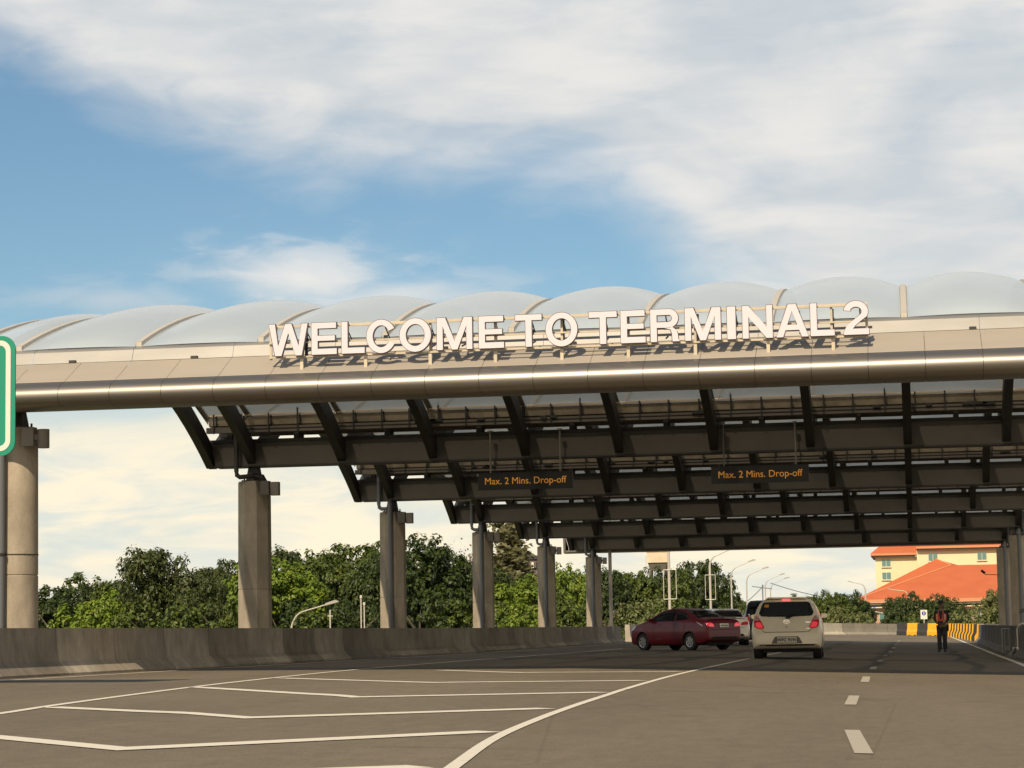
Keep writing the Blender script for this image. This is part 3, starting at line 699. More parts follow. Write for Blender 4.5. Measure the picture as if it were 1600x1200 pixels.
for i, c in enumerate(cs):
    x = -.72+i*.80; y = 194.3-i*.95; cnt[c] += 1
    place_barrier(c, x, y, R(-50) if 0 else R(-28), '%s plastic barrier, %s from the left in the row across the road end' % (c, ORD[i]))
n = 19
for i in range(n):
    t_ = i/(n-1); y = 186-50*t_; x = 3.12+.42*t_+.25*math.sin(t_*2); c = 'yellow' if i % 2 == 0 else 'black'
    place_barrier(c, x, y, R(90-24*(1 if i < n-1 else .4)), '%s plastic barrier along the right road edge, %s from the near end' % (c, ORD[n-1-i]))
# ------------------------------------------------------------------ information sign post
s = thing('information_sign', (.95, 198.5, gz(.95, 198.5)), 'small white sign with a blue disc on a thin post behind the barriers', 'sign')
m = MB(); m.tube([(0, 0, 0), (0, 0, 1.9)], .035, 8); m.build('post', 'galvanised', s)
m = MB(); m.box(-.27, .27, -.04, -.01, 1.32, 2.08); m.build('sign_plate', 'sign_white', s)
m = MB(); m.prism([(.17*math.cos(2*PI*i/24), 1.80+.17*math.sin(2*PI*i/24)) for i in range(24)], -.052, -.041, 'y'); dsc = m.build('disc', 'sign_blue', s)
m = MB(); m.prism([(-.03, 1.70), (.03, 1.70), (.03, 1.84), (-.03, 1.84)], -.06, -.053, 'y'); m.prism([(.035*math.cos(2*PI*i/10), 1.885+.035*math.sin(2*PI*i/10)) for i in range(10)], -.06, -.053, 'y'); m.build('symbol', 'sign_white', s)
# ------------------------------------------------------------------ street lamps
mat('lamp_pole', (.45, .415, .36), .45, metal=.1); mat('lamp_head', (.35, .33, .30), .4)
def street_lamp(loc, H, arm, label, group='street lamps beyond the canopy', r=.085, rise=1.25, rr=2.0, frame=None, cat='street lamp'):
    """H = height where the bend begins; arm = horizontal reach (sign gives the side)"""
    s = thing('street_lamp', loc, label, cat, group)
    sg = 1 if arm > 0 else -1; A = abs(arm)
    m = MB(); pts = [(0, 0, 0), (0, 0, H*.5), (0, 0, H)]
    for i in range(1, 9):
        a = PI/2*i/8*.86; q = A*.42; pts.append((sg*q*(1-math.cos(a)), 0, H+q*1.35*math.sin(a)))
    e = pts[-1]; pts += [(sg*A, 0, e[2]+rise*.35)]
    m.tube(pts, r, 8, r2=r*.45); m.build('pole', 'lamp_pole', s, smooth='auto')
    m = MB(); x0 = sg*(A-.05); z0 = e[2]+rise*.35
    m.prism([(x0, z0-.05), (x0+sg*.62, z0+.1), (x0+sg*.65, z0+.15), (x0+sg*.45, z0+.2), (x0, z0+.06)], -.11, .11, 'y'); m.build('lamp_head', 'lamp_head', s)
    if frame:
        z0, z1, xa, xb = frame; m = MB()
        for a, b in (((xa, z0), (xb, z0)), ((xb, z0), (xb, z1)), ((xb, z1), (xa, z1)), ((xa, z1), (xa, z0))): m.tube([(a[0], -.1, a[1]), (b[0], -.1, b[1])], .022, 6)
        m.build('banner_frame', 'galvanised', s)
    return s
LX = -15.65
lamps = [(955, 120.7, 'plain pale lamp post just right of the last left column', None, 6.3),
         (1047, 150, 'lamp post with a wide empty banner frame in front of the water tank', (2.6, 4.45, -.35, .45), 6.3),
         (1111, 179.5, 'lamp post with an empty banner frame above the red car roof', (2.85, 4.7, -.36, .40), 5.3),
         (1144, 202, 'tallest fully visible curved street lamp left of the pale hatchback', None, 4.95),
         (1168, 222, 'curved street lamp second in height left of the pale hatchback', None, 4.8),
         (1197, 252, 'distant curved street lamp above the left side of the hatchback roof', None, 4.8),
         (1205, 262, 'lowest distant curved street lamp above the hatchback roof', None, 4.6)]
for px, Y, lab, fr, H in lamps:
    p = at(px, 965, Y); z0 = gz(LX, Y)-.1
    street_lamp((p.x, Y, z0), H, 1.55, lab, frame=fr, r=.095 if Y < 190 else .07)
for px, pz, tipx, topy, Y, lab in ((1352, 920, 1331, 905, 320, 'slim curved street lamp left of the orange roof'), (1421, 935, 1393, 914, 365, 'curved street lamp in front of the orange roof, the taller of the two'),
                                   (1416, 955, 1387, 936, 300, 'curved street lamp in front of the dark bushes below the orange roof'), (1406, 973, 1375, 961, 280, 'low street lamp arm showing just above the pale barrier at right')):
    b = at(px, pz, Y); e = at(tipx, topy, Y)
    street_lamp((b.x, Y, -5), b.z-.3+5, e.x-b.x, lab, r=.11, rise=.7)
s = street_lamp((at(455, 981, 110).x, 110, -5), 6.15, 1.75, 'low street lamp arm reaching up from behind the left concrete barrier', r=.062, rise=.9)
s = thing('utility_post', (at(516, 970, 112).x, 112, -5), 'thin grey post beside the low lamp arm behind the left barrier', 'post'); m = MB(); m.tube([(0, 0, 0), (0, 0, 7.2)], .035, 6); m.tube([(-.12, 0, 6.9), (.12, 0, 6.9)], .02, 6); m.build('pole', 'galvanised', s)
for px, py, lab in ((564, 930, 'tall thin pole left of the third column, in front of the trees'), (569, 941, 'shorter thin pole left of the third column')):
    p = at(px, py, 118); s = thing('utility_post', (p.x, 118, -5), lab, 'post'); m = MB(); m.tube([(0, 0, 0), (0, 0, p.z+5)], .032, 6); m.box(-.05, .05, -.05, .05, p.z+4.85, p.z+5); m.build('pole', 'galvanised', s)
# utility pole and wires
pu = at(1196, 918, 250); s = thing('utility_pole', (pu.x-.3, 250, -5), 'dark utility pole with a cross arm beside the distant curved lamps', 'utility pole')
m = MB(); m.tube([(0, 0, 0), (0, 0, pu.z+5.3)], .06, 6); m.build('pole', 'pipe_grey', s)
m = MB(); m.tube([(-1.1, 0, pu.z+5.15), (1.0, 0, pu.z+4.85)], .05, 6); m.build('cross_arm', 'pipe_grey', s)
def wire(a, b, sag, lab):
    m = MB(); m.tube([tuple(Vector(a).lerp(Vector(b), i/10)-Vector((0, 0, sag*4*(i/10)*(1-i/10)))) for i in range(11)], .035, 5); tag(m.build('power_line', 'black_metal'), lab, 'cable')
wire(at(1204, 911, 250), at(1330, 938, 252), .3, 'thin power line running right from the utility pole')
wire(at(1193, 915, 250), at(1163, 943, 251), .1, 'thin power line dropping left from the utility pole')
# ------------------------------------------------------------------ water tank and the small house between the trees
mat('tank_paint', (.60, .48, .34), .7, noise=(.9, .16, 7)); mat('tank_dark', (.11, .10, .07), .8)
a = at(1012, 862, 300); b = at(1045, 879, 300)
s = thing('water_tank', ((a.x+b.x)/2, 300, -5), 'square cream water tank on a dark flared base above the trees', 'water tank')
w = (b.x-a.x)/2; zt, zb_ = a.z+5, b.z+5
m = MB(); m.box(-w, w, -w, w, zb_, zt); m.box(-w-.06, w+.06, -w-.06, w+.06, zt-.12, zt+.02); m.build('tank', 'tank_paint', s)
m = MB(); q = w*.72; m.add([(-w*.92, -w*.9, zb_-.004), (w*.92, -w*.9, zb_-.004), (w*.92, w*.9, zb_-.004), (-w*.92, w*.9, zb_-.004), (-q, -q, zb_-1.0), (q, -q, zb_-1.0), (q, q, zb_-1.0), (-q, q, zb_-1.0)], [(0, 1, 2, 3), (0, 1, 5, 4), (1, 2, 6, 5), (2, 3, 7, 6), (3, 0, 4, 7), (4, 5, 6, 7)]); m.build('tank_base', 'tank_dark', s)
for sx in (-1, 1):
    for sy in (-1, 1): m = MB(); m.box(sx*q-.15, sx*q+.15, sy*q-.15, sy*q+.15, 0, zb_-1.0); m.build('leg', 'tank_dark', s)
m = MB(); m.box(-w-.18, -w-.07, -w, -w+.1, zb_-2, zb_+.9); m.build('pipe', 'galvanised', s)
a = at(822, 868, 240); b = at(842, 893, 240); s = thing('house', ((a.x+b.x)/2, 240, -5), 'small brown house wall with narrow openings between the trees', 'house')
mat('house_brown', (.13, .10, .08), .85, noise=(1, .3, 5)); mat('window_dark', (.02, .025, .028), .15)
m = MB(); w = .9; zt = a.z+5; m.box(-w, w, 0, 4, 0, zt-.4); m.build('wall', 'house_brown', s)
m = MB(); m.prism([(-w-.2, zt-.398), (w+.2, zt-.398), (w*.2, zt+.05), (-w*.9, zt+.05)], -.2, 4.2, 'y'); m.build('roof', 'steel_dark', s)
for xx in (-.55, .0, .5): m = MB(); m.box(xx-.13, xx+.13, -.03, -.004, zt-1.5, zt-.7); m.build('window', 'sign_white' if xx == 0 else 'window_dark', s)
# ------------------------------------------------------------------ the orange-roofed building
mat('wall_cream', (.66, .58, .36), .8, noise=(.15, .06, 4)); mat('wall_low', (.45, .27, .17), .8, noise=(.2, .1, 4))
def rooftile():
    m = bpy.data.materials.new('roof_tile'); m.use_nodes = True; nt = m.node_tree; b = nt.nodes['Principled BSDF']; N = nt.nodes; L = nt.links
    tc = N.new('ShaderNodeTexCoord'); w = N.new('ShaderNodeTexWave'); w.inputs['Scale'].default_value = 1.6; w.bands_direction = 'X'; L.new(tc.outputs['Object'], w.inputs[0])
    n = N.new('ShaderNodeTexNoise'); n.inputs['Scale'].default_value = .35; n.inputs['Detail'].default_value = 8; L.new(tc.outputs['Object'], n.inputs[0])
    mx = N.new('ShaderNodeMix'); mx.data_type = 'RGBA'; L.new(n.outputs[0], mx.inputs[0]); mx.inputs[6].default_value = (.44, .10, .032, 1); mx.inputs[7].default_value = (.54, .145, .05, 1)
    m2 = N.new('ShaderNodeMix'); m2.data_type = 'RGBA'; m2.blend_type = 'MULTIPLY'; m2.inputs[0].default_value = .18; L.new(mx.outputs[2], m2.inputs[6]); L.new(w.outputs[0], m2.inputs[7])
    L.new(m2.outputs[2], b.inputs['Base Color']); b.inputs['Roughness'].default_value = .75
    MAT['roof_tile'] = m
rooftile(); mat('roof_eave', (.55, .23, .11), .7); mat('glass_green', (.10, .20, .18), .12, spec=.8); mat('soffit', (.18, .13, .09), .8); mat('window_frame', (.5, .52, .42), .5)
B = thing('hotel_building', (5, 480, -5), 'cream building with orange tiled hip roofs and small green windows at right', 'building')
def LB(v): return (v[0]-5, v[1]-480, v[2]+5)
m = MB()
m.box(-11.9, -3.72, 0, 18, 0, 20.05); m.box(-3.70, 26, -1.2, 18, 0, 21.15); m.build('wall', 'wall_cream', B)
def hip(name, x0, x1, y0, y1, ze, zr, inset_l, inset_r, ry, parent, eav=.75):
    m = MB(); yr = (y0+y1)/2 if ry is None else ry
    V = [(x0, y0, ze), (x1, y0, ze), (x1, y1, ze), (x0, y1, ze), (x0+inset_l, yr, zr), (x1-inset_r, yr, zr)]
    m.add(V, [(0, 1, 5, 4), (1, 2, 5), (2, 3, 4, 5), (3, 0, 4)])
    o = m.build(name, 'roof_tile', parent)
    m = MB(); m.box(x0, x1, y0-.02, y0+.25, ze-eav*.55, ze-.004); m.box(x0, x0+.25, y0+.26, y1, ze-eav*.55, ze-.004); e = m.build('eave', 'roof_eave', o)
    m = MB(); m.box(x0+.3, x1-.3, y0+.3, y1-.3, ze-eav, ze-eav*.56); m.build('soffit', 'soffit', o)
    return o
hip('roof', -12.8, -3.74, -1.2, 19, 20.75, 24.8, 4.6, -3, 7, B)
hip('roof', -3.72, 29, -2.4, 19, 21.9, 26.2, .8, 4, 8, B)
def win(x, z, w, h, y=0):
    m = MB(); m.box(x-w/2, x+w/2, y-.10, y-.004, z-h/2, z+h/2); f = m.build('window', 'window_frame', B)
    for i in (-1, 1):
        m = MB(); m.box(x+i*w/4-w/4+.06, x+i*w/4+w/4-.04, y-.13, y-.101, z-h/2+.1, z+h/2-.1); m.build('pane', 'glass_green', f)
    m = MB(); m.box(x-w/2-.1, x+w/2+.1, y-.3, y-.104, z-h/2-.14, z-h/2-.01); m.build('sill', 'wall_cream', f)
for r_ in range(5): win(-4.78-5, 18.85-r_*2.58, 1.75, 1.55)
for xx in (-.55, 9.0, 14.5, 20): win(xx, 19.75, 1.8, 1.6, -1.2); win(xx, 17.15, 1.8, 1.6, -1.2)
# lower wing in front: broad hip roof
W = thing('pavilion_building', (3, 440, -5), 'low wing with a broad orange hip roof in front of the cream building', 'building')
m = MB(); m.box(-11.6, 26, 2, 30, 0, 9.6); m.build('wall', 'wall_low', W)
m = MB()
V = [(-13.3, 0, 11.15), (30, 0, 11.15), (30, 34, 11.15), (-13.3, 34, 11.15), (1.75, 17, 18.75), (4.55, 17, 17.55), (30, 17, 17.55)]
m.add(V, [(0, 1, 6, 5), (0, 5, 4), (0, 4, 3), (3, 4, 5, 6, 2)])
ro = m.build('roof', 'roof_tile', W)
m = MB(); m.box(-13.4, 30, -.25, .0, 10.55, 11.14); m.box(-13.4, -13.15, .01, 34, 10.55, 11.14); m.build('eave', 'roof_eave', ro)
m = MB(); m.box(-13.1, 29.7, .05, 33.5, 10.1, 10.5); m.build('soffit', 'soffit', ro)
m = MB(); m.tube([(-13.3, 0, 11.18), (4.55, 17, 17.6)], .14, 6); m.tube([(4.55, 17, 17.6), (1.75, 17, 18.8)], .14, 6); m.build('ridge', 'roof_eave', ro)
for k in range(9):
    m = MB(); m.box(-9+k*3.4, -7.6+k*3.4, 1.9, 1.996, 7.2, 8.9); f = m.build('window', 'window_frame', W); m = MB(); m.box(-8.9+k*3.4, -7.7+k*3.4, 1.86, 1.899, 7.3, 8.8); m.build('pane', 'glass_green', f)
# ------------------------------------------------------------------ trees
def leafmat(name, c1, c2, tr=.22):
    m = bpy.data.materials.new(name); m.use_nodes = True; nt = m.node_tree; b = nt.nodes['Principled BSDF']; N = nt.nodes; L = nt.links; out = N['Material Output']
    tc = N.new('ShaderNodeTexCoord'); n = N.new('ShaderNodeTexNoise'); n.inputs['Scale'].default_value = 1.3; n.inputs['Detail'].default_value = 6; n.inputs['Roughness'].default_value = .7; L.new(tc.outputs['Object'], n.inputs[0])
    r = N.new('ShaderNodeMapRange'); r.inputs[1].default_value = .35; r.inputs[2].default_value = .65; L.new(n.outputs[0], r.inputs[0])
    mx = N.new('ShaderNodeMix'); mx.data_type = 'RGBA'; L.new(r.outputs[0], mx.inputs[0]); mx.inputs[6].default_value = (*c1, 1); mx.inputs[7].default_value = (*c2, 1)
    L.new(mx.outputs[2], b.inputs['Base Color']); b.inputs['Roughness'].default_value = .5; b.inputs['Specular IOR Level'].default_value = .35
    t_ = N.new('ShaderNodeBsdfTranslucent'); L.new(mx.outputs[2], t_.inputs[0]); ms = N.new('ShaderNodeMixShader'); ms.inputs[0].default_value = tr
    L.new(b.outputs[0], ms.inputs[1]); L.new(t_.outputs[0], ms.inputs[2]); L.new(ms.outputs[0], out.inputs[0]); MAT[name] = m
leafmat('leaf_dark', (.020, .036, .006), (.058, .082, .012)); leafmat('leaf_bright', (.075, .135, .008), (.19, .24, .022)); leafmat('leaf_mid', (.036, .060, .008), (.105, .135, .017))
leafmat('leaf_feather', (.030, .045, .008), (.072, .088, .016)); leafmat('leaf_conifer', (.10, .105, .042), (.18, .16, .075)); leafmat('leaf_dry', (.16, .12, .07), (.22, .16, .09))
leafmat('leaf_bush', (.09, .12, .03), (.17, .18, .06)); leafmat('leaf_palm', (.012, .022, .008), (.02, .035, .012))
def crown_mesh(name, kind, seed, mt):
    """unit tree: about 10 high with crown radius about 4; leaves grouped in clumps on several limbs"""
    rnd = random.Random(seed); V = []; F = []
    def leaf(c, nrm, s_):
        a = nrm.orthogonal().normalized(); a = Matrix.Rotation(rnd.uniform(0, 6.28), 3, nrm) @ a; b = nrm.cross(a)
        l = s_*rnd.uniform(.7, 1.25); w = l*.55; o = len(V)
        V.extend([c-a*l, c+b*w+nrm*.08*l, c+a*l, c-b*w+nrm*.08*l]); F.append((o, o+1, o+2, o+3))
    lobes = []
    if kind == 'broad':
        lobes = [(Vector((0, 0, 6.4)), 2.7)]
        for i in range(15): a = i*2.4+rnd.uniform(-.4, .4); r = rnd.uniform(1.5, 3.0); lobes.append((Vector((r*math.cos(a), r*math.sin(a), rnd.uniform(3.4, 8.1)-r*.12)), rnd.uniform(1.1, 1.9)))
        ncl, nlf, ls, cr, squash = 560, 34, .165, .5, .85
    elif kind == 'layer':
        for i in range(16): a = i*2.4; r = rnd.uniform(.5, 4.4); z = 8.6-r*.55-rnd.uniform(0, 4.2); lobes.append((Vector((r*math.cos(a), r*math.sin(a), z)), rnd.uniform(1.2, 1.9)))
        ncl, nlf, ls, cr, squash = 600, 30, .13, .6, .42
    elif kind == 'shrub':
        for i in range(13): a = i*2.4; r = rnd.uniform(.3, 3.2); lobes.append((Vector((r*math.cos(a), r*math.sin(a), rnd.uniform(1.2, 8.2)-r*.6)), rnd.uniform(1.0, 1.8)))
        ncl, nlf, ls, cr, squash = 420, 28, .185, .5, 1.1
    if kind in ('broad', 'layer', 'shrub'):
        wts = [r*r for _, r in lobes]
        for i in range(ncl):
            c, r = rnd.choices(lobes, wts)[0]
            d_ = Vector((rnd.gauss(0, 1), rnd.gauss(0, 1), rnd.gauss(0, 1)*.9+.25)).normalized()
            p = c+Vector((d_.x*r, d_.y*r, d_.z*r*squash))*rnd.uniform(.72, 1.08); cc = cr*rnd.uniform(.6, 1.3)
            for j in range(nlf):
                e = Vector((rnd.gauss(0, 1), rnd.gauss(0, 1), rnd.gauss(0, 1))).normalized()
                q = p+Vector((e.x, e.y, e.z*.6))*cc*rnd.uniform(.5, 1); nn = (e+Vector((0, 0, 1.0))+d_*.4+Vector((rnd.gauss(0, .35), rnd.gauss(0, .35), 0))).normalized()
                leaf(q, nn, ls)
    elif kind == 'conifer':
        z = 2.0
        while z < 10:
            L_ = 2.3*(1-z/10.6)**.8+.15
            for k in range(6):
                a = rnd.uniform(0, 6.28); ll = L_*rnd.uniform(.55, 1.15)
                for j in range(int(26*ll)+8):
                    t_ = rnd.uniform(.1, 1)*ll; p = Vector((math.cos(a)*t_, math.sin(a)*t_, z+t_*.42-.12*t_*t_))+Vector((rnd.gauss(0, .12), rnd.gauss(0, .12), rnd.gauss(0, .12)))
                    leaf(p, Vector((rnd.gauss(0, 1), rnd.gauss(0, 1), rnd.gauss(0, .6))).normalized(), .13)
            z += .24
    elif kind == 'twigs':
        for i in range(60):
            a = rnd.uniform(0, 6.28); r = rnd.uniform(.3, 2.6); z = rnd.uniform(5, 9.8)-r*.5
            for j in range(7): leaf(Vector((r*math.cos(a)+rnd.gauss(0, .3), r*math.sin(a)+rnd.gauss(0, .3), z+rnd.gauss(0, .3))), Vector((rnd.gauss(0, 1), rnd.gauss(0, 1), rnd.gauss(0, 1))).normalized(), .12)
    me = bpy.data.meshes.new(name); me.from_pydata([tuple(v) for v in V], [], F); me.materials.append(MAT[mt]); return me
def trunk_mesh(kind, seed):
    rnd = random.Random(seed); m = MB(); top = 9.2 if kind in ('conifer', 'twigs') else 6.2
    m.tube([(0, 0, -.1), (.08, .05, top*.4), (0, .1, top)], .24, 8, r2=.06)
    for i in range(10 if kind != 'conifer' else 4):
        a = i*2.4; z = rnd.uniform(2.2, 5.5) if kind != 'twigs' else rnd.uniform(3, 8.5); r = rnd.uniform(1.5, 2.9)*(1 if kind != 'conifer' else .3)
        m.tube([(0, .05, z), (r*.5*math.cos(a), r*.5*math.sin(a), z+r*.45), (r*math.cos(a), r*math.sin(a), z+r*.75)], .1, 6, r2=.025)
    o = m.build('trunk', 'trunk_bark', None); me = o.data; bpy.data.objects.remove(o); return me
CR = {}; DIM = {}
def crown(kind, mt, v):
    k = (kind, mt, v)
    if k not in CR: CR[k] = (crown_mesh('crown', kind, hash((kind, v)) % 1000 if 0 else len(kind)*17+v*5, mt), trunk_mesh(kind, v))
    return CR[k]
def tree(px, py, Y, W, kind, mt, v, label, base=-5, group='trees behind the left barrier', name='tree', rz=None):
    """crown top at the height seen at (px,py) at distance Y; W = crown width in metres"""
    p = at(px, py, Y); H = p.z-base; s = thing(name, (p.x, Y, base), label, 'tree' if name != 'bush' else 'bush', group)
    cm, tm = crown(kind, mt, v)
    if cm.name not in DIM: q = sorted(w.co.z for w in cm.vertices); x_ = sorted(w.co.x for w in cm.vertices); DIM[cm.name] = (q[int(len(q)*.9985)], x_[int(len(x_)*.99)]-x_[int(len(x_)*.01)])
    k = DIM[cm.name]
    rz = random.uniform(0, 6.28) if rz is None else rz
    for nm, me in (('crown', cm), ('trunk', tm)):
        o = bpy.data.objects.new(nm, me); COL.objects.link(o); o.parent = s; o.scale = (W/k[1], W/k[1], H/k[0]); o.rotation_euler = (0, 0, rz)
    return s
T = [ # px, py(top), Y, width, kind, material, variant, label
 (72, 934, 175, 5.5, 'broad', 'leaf_dark', 0, 'dark low tree right beside the first column'),
 (112, 914, 190, 6.2, 'broad', 'leaf_dark', 1, 'dark tree between the first column and the layered tree, nearer the column'),
 (160, 897, 200, 6.6, 'broad', 'leaf_mid', 2, 'dark rounded tree left of the wide layered tree'),
 (205, 899, 185, 5, 'broad', 'leaf_dark', 3, 'dark tree at the left foot of the layered tree'),
 (258, 858, 180, 9.0, 'layer', 'leaf_feather', 0, 'wide feathery tree with layered branches left of the second column'),
 (318, 905, 165, 5.5, 'layer', 'leaf_feather', 1, 'lower feathery tree just left of the second column'),
 (362, 874, 195, 4.6, 'broad', 'leaf_dark', 0, 'dark tree peeking out left of the second column'),
 (440, 848, 210, 6.5, 'broad', 'leaf_dark', 2, 'dark tree top just right of the second column'),
 (440, 868, 172, 7.0, 'broad', 'leaf_bright', 1, 'bright yellow-green rounded tree right of the second column'),
 (500, 862, 180, 6.5, 'broad', 'leaf_mid', 3, 'mid-green rounded tree between the second and third columns'),
 (552, 850, 190, 7.0, 'broad', 'leaf_mid', 0, 'tall rounded tree left of the third column'),
 (590, 862, 172, 5, 'broad', 'leaf_dark', 1, 'dark tree behind the third column'),
 (650, 840, 185, 8.0, 'broad', 'leaf_dark', 2, 'tallest dark rounded tree right of the third column'),
 (698, 858, 195, 6.5, 'broad', 'leaf_dark', 3, 'dark tree sloping down toward the fourth column'),
 (735, 842, 230, 5.5, 'twigs', 'leaf_dry', 0, 'thin bare twiggy tree left of the fourth column'),
 (752, 884, 200, 5, 'broad', 'leaf_dark', 0, 'dark tree behind the fourth column'),
 (787, 815, 215, 8.0, 'conifer', 'leaf_conifer', 0, 'tall pale conifer right of the fourth column'),
 (806, 858, 220, 6.5, 'conifer', 'leaf_conifer', 1, 'shorter pale conifer leaning beside the tall conifer'),
 (806, 900, 185, 6.0, 'broad', 'leaf_bright', 2, 'bright green tree below the conifer'),
 (845, 906, 200, 4.5, 'broad', 'leaf_mid', 1, 'green tree behind the fifth column'),
 (884, 882, 205, 5.0, 'broad', 'leaf_bright', 3, 'bright green tree between the fifth and sixth columns'),
 (912, 893, 215, 4.5, 'broad', 'leaf_dark', 1, 'dark tree just left of the sixth column'),
 (948, 882, 215, 5.0, 'broad', 'leaf_dark', 2, 'dark tree right of the sixth column'),
 (985, 893, 220, 5.5, 'broad', 'leaf_mid', 0, 'green tree between the sixth column and the water tank'),
 (1022, 888, 225, 6.0, 'broad', 'leaf_dark', 3, 'dark tree in front of the water tank'),
 (1056, 892, 215, 4.5, 'broad', 'leaf_mid', 2, 'green tree behind the wider banner frame'),
 (1084, 877, 225, 4.6, 'broad', 'leaf_dark', 0, 'dark tree left of the narrower banner frame'),
 (1112, 900, 235, 4.5, 'broad', 'leaf_dark', 1, 'dark tree behind the narrower banner frame'),
 (1138, 925, 250, 4.2, 'broad', 'leaf_mid', 3, 'last low green tree before the open sky above the white car')]
for a in T: tree(*a)
T2 = [(90, 944, 160, 5.5, 'shrub', 'leaf_bright', 0, 'bright green large-leaved bush right beside the first column'),
 (135, 930, 158, 6, 'shrub', 'leaf_bright', 1, 'largest bright green bush below the dark trees at far left'),
 (190, 924, 155, 5.5, 'shrub', 'leaf_bright', 2, 'bright green bush with tall shoots below the layered tree'),
 (238, 940, 152, 5, 'shrub', 'leaf_mid', 0, 'green bush directly below the layered tree'),
 (290, 936, 150, 5, 'shrub', 'leaf_mid', 1, 'green bush right of centre below the layered tree'),
 (342, 938, 150, 4.6, 'shrub', 'leaf_mid', 2, 'green bush touching the left side of the second column'),
 (440, 938, 152, 5, 'shrub', 'leaf_dark', 0, 'dark bush right of the second column above the barrier'),
 (490, 946, 150, 5, 'shrub', 'leaf_mid', 1, 'green bush behind the low street lamp arm'),
 (545, 938, 150, 5, 'shrub', 'leaf_dark', 2, 'dark bush left of the third column behind the thin poles'),
 (590, 936, 152, 4.5, 'shrub', 'leaf_dark', 1, 'dark bush behind the foot of the third column'),
 (655, 930, 150, 5, 'shrub', 'leaf_dark', 2, 'dark bush right of the third column'),
 (705, 938, 155, 5, 'shrub', 'leaf_mid', 0, 'green bush left of the fourth column'),
 (795, 940, 160, 5, 'shrub', 'leaf_mid', 2, 'green bush between the fourth and fifth columns'),
 (832, 946, 160, 4, 'shrub', 'leaf_bright', 0, 'bright bush just left of the fifth column'),
 (890, 938, 165, 4.5, 'shrub', 'leaf_mid', 1, 'green bush between the fifth and sixth columns'),
 (945, 936, 180, 4.4, 'shrub', 'leaf_mid', 2, 'green bush behind the plain lamp post'),
 (985, 934, 190, 4.5, 'shrub', 'leaf_bush', 1, 'yellowish bush above the front of the red car'),
 (1030, 936, 200, 4.6, 'shrub', 'leaf_bush', 0, 'yellowish bush above the roof of the red car'),
 (1075, 934, 210, 4.5, 'shrub', 'leaf_mid', 0, 'green bush left of the narrower banner frame'),
 (1115, 945, 220, 4.2, 'shrub', 'leaf_mid', 1, 'green bush above the boot of the red car')]
for a in T2: tree(*a, name='bush', group='bushes behind the left barrier')
T3 = [(1172, 943, 420, 9, 'broad', 'leaf_dark', 0, 'tiny distant dark tree above the white car'), (1150, 945, 440, 8, 'broad', 'leaf_dark', 1, 'tiny distant tree at the left end of the far tree line'),
 (1272, 924, 260, 4.0, 'broad', 'leaf_mid', 2, 'green tree behind the hatchback roof, right side'), (1240, 929, 300, 5, 'broad', 'leaf_dark', 3, 'green tree behind the middle of the hatchback roof'),
 (1300, 930, 250, 4.2, 'broad', 'leaf_mid', 0, 'rounded green tree just right of the hatchback'), (1335, 925, 290, 5.2, 'broad', 'leaf_dark', 1, 'dark green tree below the left corner of the orange roof'),
 (1322, 948, 240, 4, 'shrub', 'leaf_bush', 0, 'yellowish bush right of the hatchback above the pale barrier'), (1285, 955, 235, 3.6, 'shrub', 'leaf_bush', 2, 'yellowish bush at the right shoulder of the hatchback'),
 (1352, 950, 236, 4, 'shrub', 'leaf_bush', 1, 'yellowish bush left of the curved lamps'), (1385, 948, 250, 3.8, 'shrub', 'leaf_dark', 1, 'dark bush behind the curved lamps'),
 (1408, 926, 270, 4.4, 'broad', 'leaf_dark', 2, 'dark tree in front of the orange roof behind the curved lamps'), (1432, 936, 262, 3.8, 'broad', 'leaf_dark', 0, 'dark tree right behind the information sign'),
 (1458, 930, 262, 3.6, 'broad', 'leaf_dark', 3, 'dark tree left of the standing guard'), (1440, 957, 240, 3.6, 'shrub', 'leaf_mid', 2, 'green bush behind the information sign post'),
 (1485, 930, 258, 3.4, 'broad', 'leaf_dark', 1, 'dark tree just right of the guard'), (1478, 956, 235, 3.6, 'shrub', 'leaf_bush', 0, 'yellowish bush behind the guard'),
 (1512, 950, 235, 4.0, 'shrub', 'leaf_bush', 1, 'yellowish bush right of the guard above the yellow barriers'), (1540, 945, 232, 4.0, 'shrub', 'leaf_bush', 2, 'yellowish bush left of the tall bush at the right column'),
 (1560, 912, 228, 4.0, 'broad', 'leaf_bush', 2, 'tall yellowish bush against the right column')]
for a in T3: tree(*a, name='bush' if a[4] == 'shrub' else 'tree', group='greenery behind the pale barrier')
# palm by the right column
pl = thing('palm_plant', (4.0, 80, gz(4, 80)), 'dark palm fronds reaching in from the right beside the last right column', 'plant')
m = MB(); m.tube([(.35, 0, 0), (.37, .02, .8), (.35, 0, 1.5)], .07, 8, r2=.05); m.build('trunk', 'trunk_bark', pl)
rnd = random.Random(3)
for k in range(9):
    a = [PI, PI*.93, PI*1.08, PI*.8, PI*1.25, .3, 1.2, -1.0, -.4][k]; m = MB(); L_ = .82 if k < 3 else .75; up = rnd.uniform(-.05, .3)
    for i in range(16):
        t_ = i/15; c = Vector((.35+math.cos(a)*L_*t_, math.sin(a)*L_*t_, 1.5+up*t_*1.6-.75*t_*t_*up-.1*t_*t_)); dr = Vector((math.cos(a), math.sin(a), -.1)); sd = Vector((-math.sin(a), math.cos(a), 0))
        for sg in (-1, 1):
            l = .26*(1-.5*t_); e = c+dr*l*.9+sd*sg*l*.45-Vector((0, 0, l*.30)); m.add([c-dr*.02, c+dr*.035, e], [(0, 1, 2)])
    m.build('frond', 'leaf_palm', pl, fix=False)
